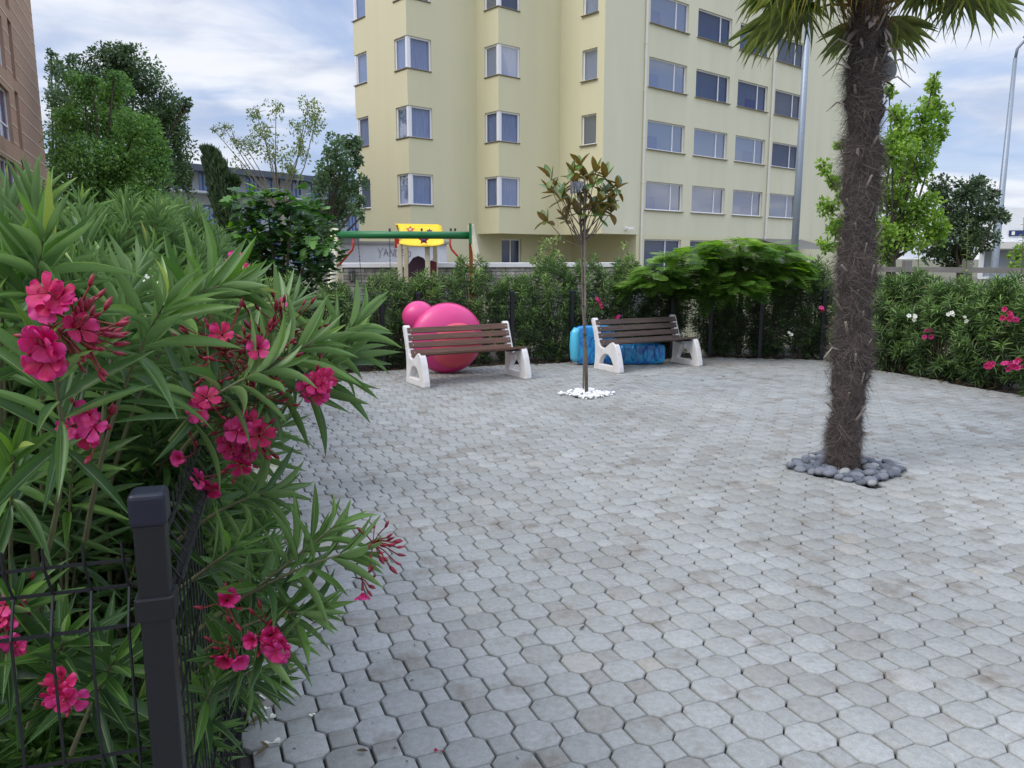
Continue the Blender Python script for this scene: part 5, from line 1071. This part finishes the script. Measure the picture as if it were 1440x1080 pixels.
stones(150, Vector((HOLES[1][0], HOLES[1][1], 0)), .25, AN, .014, .028, [M_w1, M_w1, M_w2], 'white_stone', 'small white stone in the square bed around the magnolia sapling', 'white stones around the sapling', 6, .75, .03, .025)

# ------------------------------------------------------------------ fan palm
def palm():
    random.seed(23); b = PALM; H = 3.5; t = thing('fan_palm', b, 'fan palm with shaggy fibrous trunk standing in grey pebbles', 'palm tree')
    lean = Vector((.0, 0, 0)); lump = lambda th, z: 1 + .1 * math.sin(z * 13 + 2.3 * math.sin(th + z * 2)) * math.sin(th * 2 + z * 5.3) + .07 * math.sin(z * 27 + th * 3)
    rad = lambda z: .118 * (1 - .16 * math.exp(-z * 1.8)) * (1 + .09 * math.sin(z * 9.3) + .07 * math.sin(z * 21 + 1) + .05 * math.sin(z * 3.1)) * (1 if z < 1.6 else 1 - .09 * min(1, (z - 1.6) / .9))
    ctr = lambda z: b + Vector((-.012 * z + .02 * math.sin(z * 1.3), .02 * math.sin(z * 1.7), z))
    m = MB(); nz = 160; na = 44; i0 = 0
    for j in range(nz + 1):
        z = -.05 + (H + .1) * j / nz; 
        for a in range(na):
            th = 2 * math.pi * a / na; r = rad(z) * .86 * lump(th, z) + .03 * ((z * 7.5 + th / 6.2832 * 2 + .25 * math.sin(th * 3)) % 1) + random.uniform(-.005, .005); m.v.append(tuple(ctr(z) + Vector((math.cos(th) * r, math.sin(th) * r, 0))))
    for j in range(nz):
        for a in range(na): p = j * na + a; p2 = j * na + (a + 1) % na; m.f.append([p, p2, p2 + na, p + na]); m.m.append(0)
    M_fib = mat('dark_palm_fibre', (74, 62, 58), .95, col2=(44, 36, 34), nscale=16, stretch=(1, 1, .5), bump=1., bscale=60)
    tr = m.build('trunk', M_fib, t, smooth=True, recalc=False)
    # loose fibres
    V, F, Rn = [], [], []
    for i in range(26000):
        z = random.uniform(0.02, H) ; th = random.uniform(0, 2 * math.pi); r = rad(z) * lump(th, z); rd_ = Vector((math.cos(th), math.sin(th), 0)); tg = Vector((-rd_.y, rd_.x, 0))
        swirl = math.sin(th * 3 + z * 5) + math.sin(th * 2 - z * 9); d = (tg * (swirl * .8 + random.gauss(0, .5)) + Vector((0, 0, random.gauss(-.35, .5)))).normalized()
        ln_ = random.uniform(.06, .17) * (1 - .2 * (z < .6)); ldg = (z * 7.5 + th / 6.2832 * 2 + .25 * math.sin(th * 3)) % 1; p = ctr(z) + rd_ * (r * random.uniform(.82, .9) + .034 * ldg); out = random.uniform(.0, .3) * ln_ * (1.3 if random.random() < .06 else .5); cv = random.gauss(0, .5); d2 = d.cross(rd_); w_ = random.uniform(.0006, .0014); pr = d.cross(rd_).normalized() * w_; i0 = len(V)
        for k in range(4):
            s = k / 3; c = p + d * ln_ * s + d2 * (cv * ln_ * s * s) + rd_ * (out * math.sin(s * 2.2)) + Vector((0, 0, -.03 * s * s)); c = c - rd_ * 0; ww = pr * (1 - .7 * s); V += [tuple(c - ww), tuple(c + ww)]
        F += [(i0 + 2 * k, i0 + 2 * k + 1, i0 + 2 * k + 3, i0 + 2 * k + 2) for k in range(3)]; Rn += [random.random()] * 8
    f = npmesh('fibre', V, [np.array(F)], leafmat('palm_fibre_strand', [(0, (52, 45, 43)), (.7, (94, 83, 78)), (1, (142, 130, 122))], .85, .1), tr, rnd=Rn); tag(f, kind='stuff')
    # cut leaf-base stubs
    M_brc = mat('grey_bract', (140, 128, 122), .8); ga_ = 0; M_lb = mat('dry_leaf_base', (172, 160, 148), .85, col2=(104, 92, 84), nscale=9)
    for i in range(84):
        s = MB()
        z = .35 + (H - .3) * (i / 86); ga_ += 2.4; rd_ = Vector((math.cos(ga_), math.sin(ga_), 0)); r = rad(z); p = ctr(z) + rd_ * r * .95; tl = Vector((-rd_.y, rd_.x, 0)) * random.uniform(-.4, .4); e = p + rd_ * random.uniform(.03, .07) + (Zv(1) + tl) * random.uniform(.05, .14); s.bar(p, e, random.uniform(.01, .02), random.uniform(.005, .008), up=rd_); s.build('leaf_base', M_lb, t)
    for (az, z, l) in ((200, 1.95, .12), (190, 2.5, .1), (350, 3.02, .22), (340, 2.9, .18), (185, 3.0, .2), (170, 2.75, .14), (10, 2.7, .14), (205, .95, .16), (350, 3.1, .2), (195, 3.15, .24)):
        rd_ = Vector((math.cos(R(az)), math.sin(R(az)), 0)); p = ctr(z) + rd_ * .12; s = MB(); s.tube([p, p + rd_ * l * .5 + Zv(l * .15), p + rd_ * l + Zv(-l * .3)], [.008, .006, .003], 5); s.build('leaf_base', M_lb, t)
    for k in range(26):
        s = MB()
        a = k * 2.4 + random.uniform(-.3, .3); rd_ = Vector((math.cos(a), math.sin(a), 0)); tg = (Vector((-rd_.y, rd_.x, 0)) + Zv(random.uniform(-.6, .6))).normalized(); u1 = (Zv(-1) + rd_ * random.uniform(.1, .7) + tg * random.uniform(-.7, .7)).normalized()
        p = ctr(3.24 + random.uniform(-.1, .12)) + rd_ * .125; hw = random.uniform(.012, .026); l1 = random.uniform(.05, .13); ring = [p - tg * hw * .6, p + tg * hw * .6]; m1 = p + u1 * l1 * .5 + rd_ * .015; s.poly([p - tg * hw * .7, p + tg * hw * .7, m1 + tg * hw, m1 - tg * hw]); s.poly([m1 - tg * hw, m1 + tg * hw, p + u1 * l1 + tg * hw * .2, p + u1 * l1 - tg * hw * .1]); s.build('dry_bract', M_brc, t)
    # crown
    crown = ctr(H); M_fan = leafmat('palm_fan', [(0, (84, 106, 48)), (.5, (126, 146, 66)), (.85, (172, 172, 84)), (1, (212, 190, 92))], .45, .4, back=(130, 144, 84)); M_pet = mat('yellow_green_petiole', (146, 138, 60), .5, noise=.25, nscale=8)
    STR = [blade(7, d, 1.2, 'strip') for d in (.5, 1.1, 1.8)]
    fans = []
    for k in range(12):
        az = k * 137.5 + random.uniform(-8, 8); el = 24 + 56 * (k / 12) ** .9; fans.append((az, el, random.uniform(.34, .46), random.uniform(.6, .72)))
    fans += [(186, 3, .4, .6), (204, -10, .34, .6), (160, 3, .34, .6), (350, 7, .52, .5), (12, 6, .42, .52), (222, 8, .34, .6), (60, 4, .4, .6), (110, 6, .4, .6)]
    for az, el, pl_, bl_ in fans:
        a = R(az); e = R(el); d = Vector((math.cos(a) * math.cos(e), math.sin(a) * math.cos(e), math.sin(e))); sd_ = Vector((-math.sin(a), math.cos(a), 0)); st = crown + Zv(random.uniform(-.1, .22)) + d * .08; tipp = st + d * pl_ + Zv(-.1 * pl_)
        pm_ = MB(); pm_.tube([st, st + d * pl_ * .5 + Zv(.015), tipp], [.014, .009, .007], 6); po = pm_.build('frond_stalk', M_pet, t, smooth=True, recalc=False)
        fd = (tipp - (st + d * pl_ * .5)).normalized(); nrm = sd_.cross(fd).normalized(); nrm = nrm if nrm.z > 0 else -nrm; lv = Leaves(); n = 46; old = random.random() < .3
        for i in range(n):
            s = (i + .5) / n * 2 - 1; ph = s * R(112); dd = fd * math.cos(ph) + sd_ * math.sin(ph); dd = dd + nrm * (.16 - .3 * abs(s)) * .5; l = bl_ * (1 - .28 * abs(s) ** 1.5) * random.uniform(.92, 1.05)
            I_ = 0 if random.random() < .35 else (1 if random.random() < .7 else 2); lv.add(tipp, dd, nrm + dd.cross(nrm) * (.35 if i % 2 else -.35), l, .016, min(1, max(0, (.55 if not old else .85) + random.gauss(0, .13))), I_)
        V, F, rn, uv = scatter(STR, lv.P, lv.A, lv.U, lv.L, lv.W, lv.R, lv.I); npmesh('fan_leaf', V, F, M_fan, po, rnd=rn, uv=uv)
    s = MB()
    for i in range(700):
        a = random.uniform(0, 6.28); rd_ = Vector((math.cos(a), math.sin(a), 0)); p = crown + rd_ * random.uniform(.03, .19) + Zv(random.uniform(-.25, .25)); s.tube([p, p + rd_ * random.uniform(.02, .1) + Zv(random.uniform(.03, .2))], [.003, .001], 3, cap=False)
    s.build('crown_fibre', mat('orange_brown_fibre', (140, 104, 52), .9, col2=(96, 70, 44), nscale=30), t, recalc=False)
    # grey dish fixed behind the trunk
    c = at(1246, 96, PALM.y + .1); dsh = thing('satellite_dish', c, 'round grey dish fixed high behind the palm trunk', 'dish'); m = MB(); n_ = Vector((.25, -1, .15)).normalized(); X = n_.orthogonal().normalized(); Yv = n_.cross(X)
    rings = []
    for rr, dz in ((0.002, -.03), (.04, -.025), (.075, -.01), (.095, .0), (.097, -.006), (.075, -.018), (.04, -.033), (.002, -.038)): rings.append([c + (X * math.cos(k * math.pi / 16) + Yv * math.sin(k * math.pi / 16)) * rr + n_ * dz for k in range(32)])
    for A_, B_ in zip(rings[:-1], rings[1:]):
        for k in range(32): m.poly([A_[k], A_[(k + 1) % 32], B_[(k + 1) % 32], B_[k]])
    m.build('reflector', mat('grey_dish_paint', (132, 138, 142), .5), dsh, smooth=True); m = MB(); m.tube([c - n_ * .03, c - n_ * .08 - Vector((.06, 0, .02)), Vector((PALM.x + .08, PALM.y + .1, c.z - .06))], .012, 8); m.tube([c - Zv(.09), c - Zv(.13) + n_ * .06, c - Zv(.16) + n_ * .09], .007, 6); m.build('mount', M_lant, dsh)
palm()

# ------------------------------------------------------------------ fallen petals and leaves
random.seed(77)
def bit(name, px, py, s, mt, lb, cat, tm, grp=None):
    c = gp(px, py) + Zv(.006); lv = Leaves()
    for k in range(3 if cat == 'petal' else 1): a = random.uniform(0, 6.28); lv.add(c, Vector((math.cos(a), math.sin(a), .25 if cat == 'petal' else .03)), Zv(1) + rdir() * .5, s, s * (.8 if cat == 'petal' else .16), random.random(), 0)
    V, F, rn, uv = scatter(tm, lv.P, lv.A, lv.U, lv.L, lv.W, lv.R, lv.I); o = npmesh(name, V, F, mt, rnd=rn, uv=uv); tag(o, lb, cat, grp)
for (px, py, s) in ((371, 982, .02), (380, 1012, .022), (383, 1047, .028), (438, 1006, .018), (376, 997, .012)): bit('fallen_petal', px, py, s, M_wpetal, 'withered white petal lying on the pavers below the near oleander', 'petal', PETAL, 'white petals fallen on the paving')
bit('fallen_flower', 617, 1058, .016, M_petal, 'single small pink flower fallen on the pavers at the bottom', 'petal', PETAL)
M_dry = leafmat('dry_leaf', [(0, (52, 44, 34)), (1, (122, 100, 66))], .8, .1)
for (px, py) in ((522, 785), (357, 1018), (396, 870), (442, 855), (532, 700), (815, 888), (928, 516), (985, 535), (905, 530), (620, 560), (1020, 530)): bit('fallen_leaf', px, py, random.uniform(.035, .07), M_dry, 'small dry brown leaf lying on the pavers', 'leaf', OLE_LO[:1], 'dry leaves scattered on the paving')
bit('fallen_leaf', 365, 968, .13, leafmat('yellow_leaf', [(0, (190, 176, 96)), (1, (200, 186, 110))], .6, .2), 'yellowed oleander leaf lying on pavers next to the near fence', 'leaf', OLE_HI[:1])
P, A, U, Ln, W, Rn, I = [], [], [], [], [], [], []
for i in range(2600):
    e = random.choice((0, 1, 1, 2))
    if e == 0: p = FA + FD * random.uniform(0, 9.8) + FN * random.gauss(-.3, .3)
    elif e == 1: q0, d = onback(random.uniform(-3.4, 5)); p = q0 + Vector((-d.y, d.x, 0)) * random.gauss(.2, .18)
    else: p = BK[-1] + RD * random.uniform(0, 6) + rn_ * random.gauss(.2, .2)
    a = random.uniform(0, 6.28); P.append(Vector((p.x, p.y, .005 + random.random() * .02))); A.append(Vector((math.cos(a), math.sin(a), random.uniform(-.1, .25)))); U.append(Zv(1) + rdir() * .4); Ln.append(random.uniform(.04, .1)); W.append(.014); Rn.append(random.random()); I.append(0)
V, F, rn, uv = scatter(OLE_LO[:1], P, A, U, Ln, W, Rn, I)
for i in range(260):
    p = FA + FD * random.uniform(.6, 9) + FN * abs(random.gauss(0, .45)); a = random.uniform(0, 6.28); P.append(Vector((p.x, p.y, .003))); A.append(Vector((math.cos(a), math.sin(a), .1))); U.append(Zv(1) + rdir() * .4); Ln.append(random.uniform(.006, .022)); W.append(random.uniform(.003, .007)); Rn.append(random.random() * .5); I.append(0)
V, F, rn, uv = scatter(OLE_LO[:1], P, A, U, Ln, W, Rn, I)
tag(npmesh('leaf_litter', V, F, M_dry, rnd=rn, uv=uv), kind='stuff')
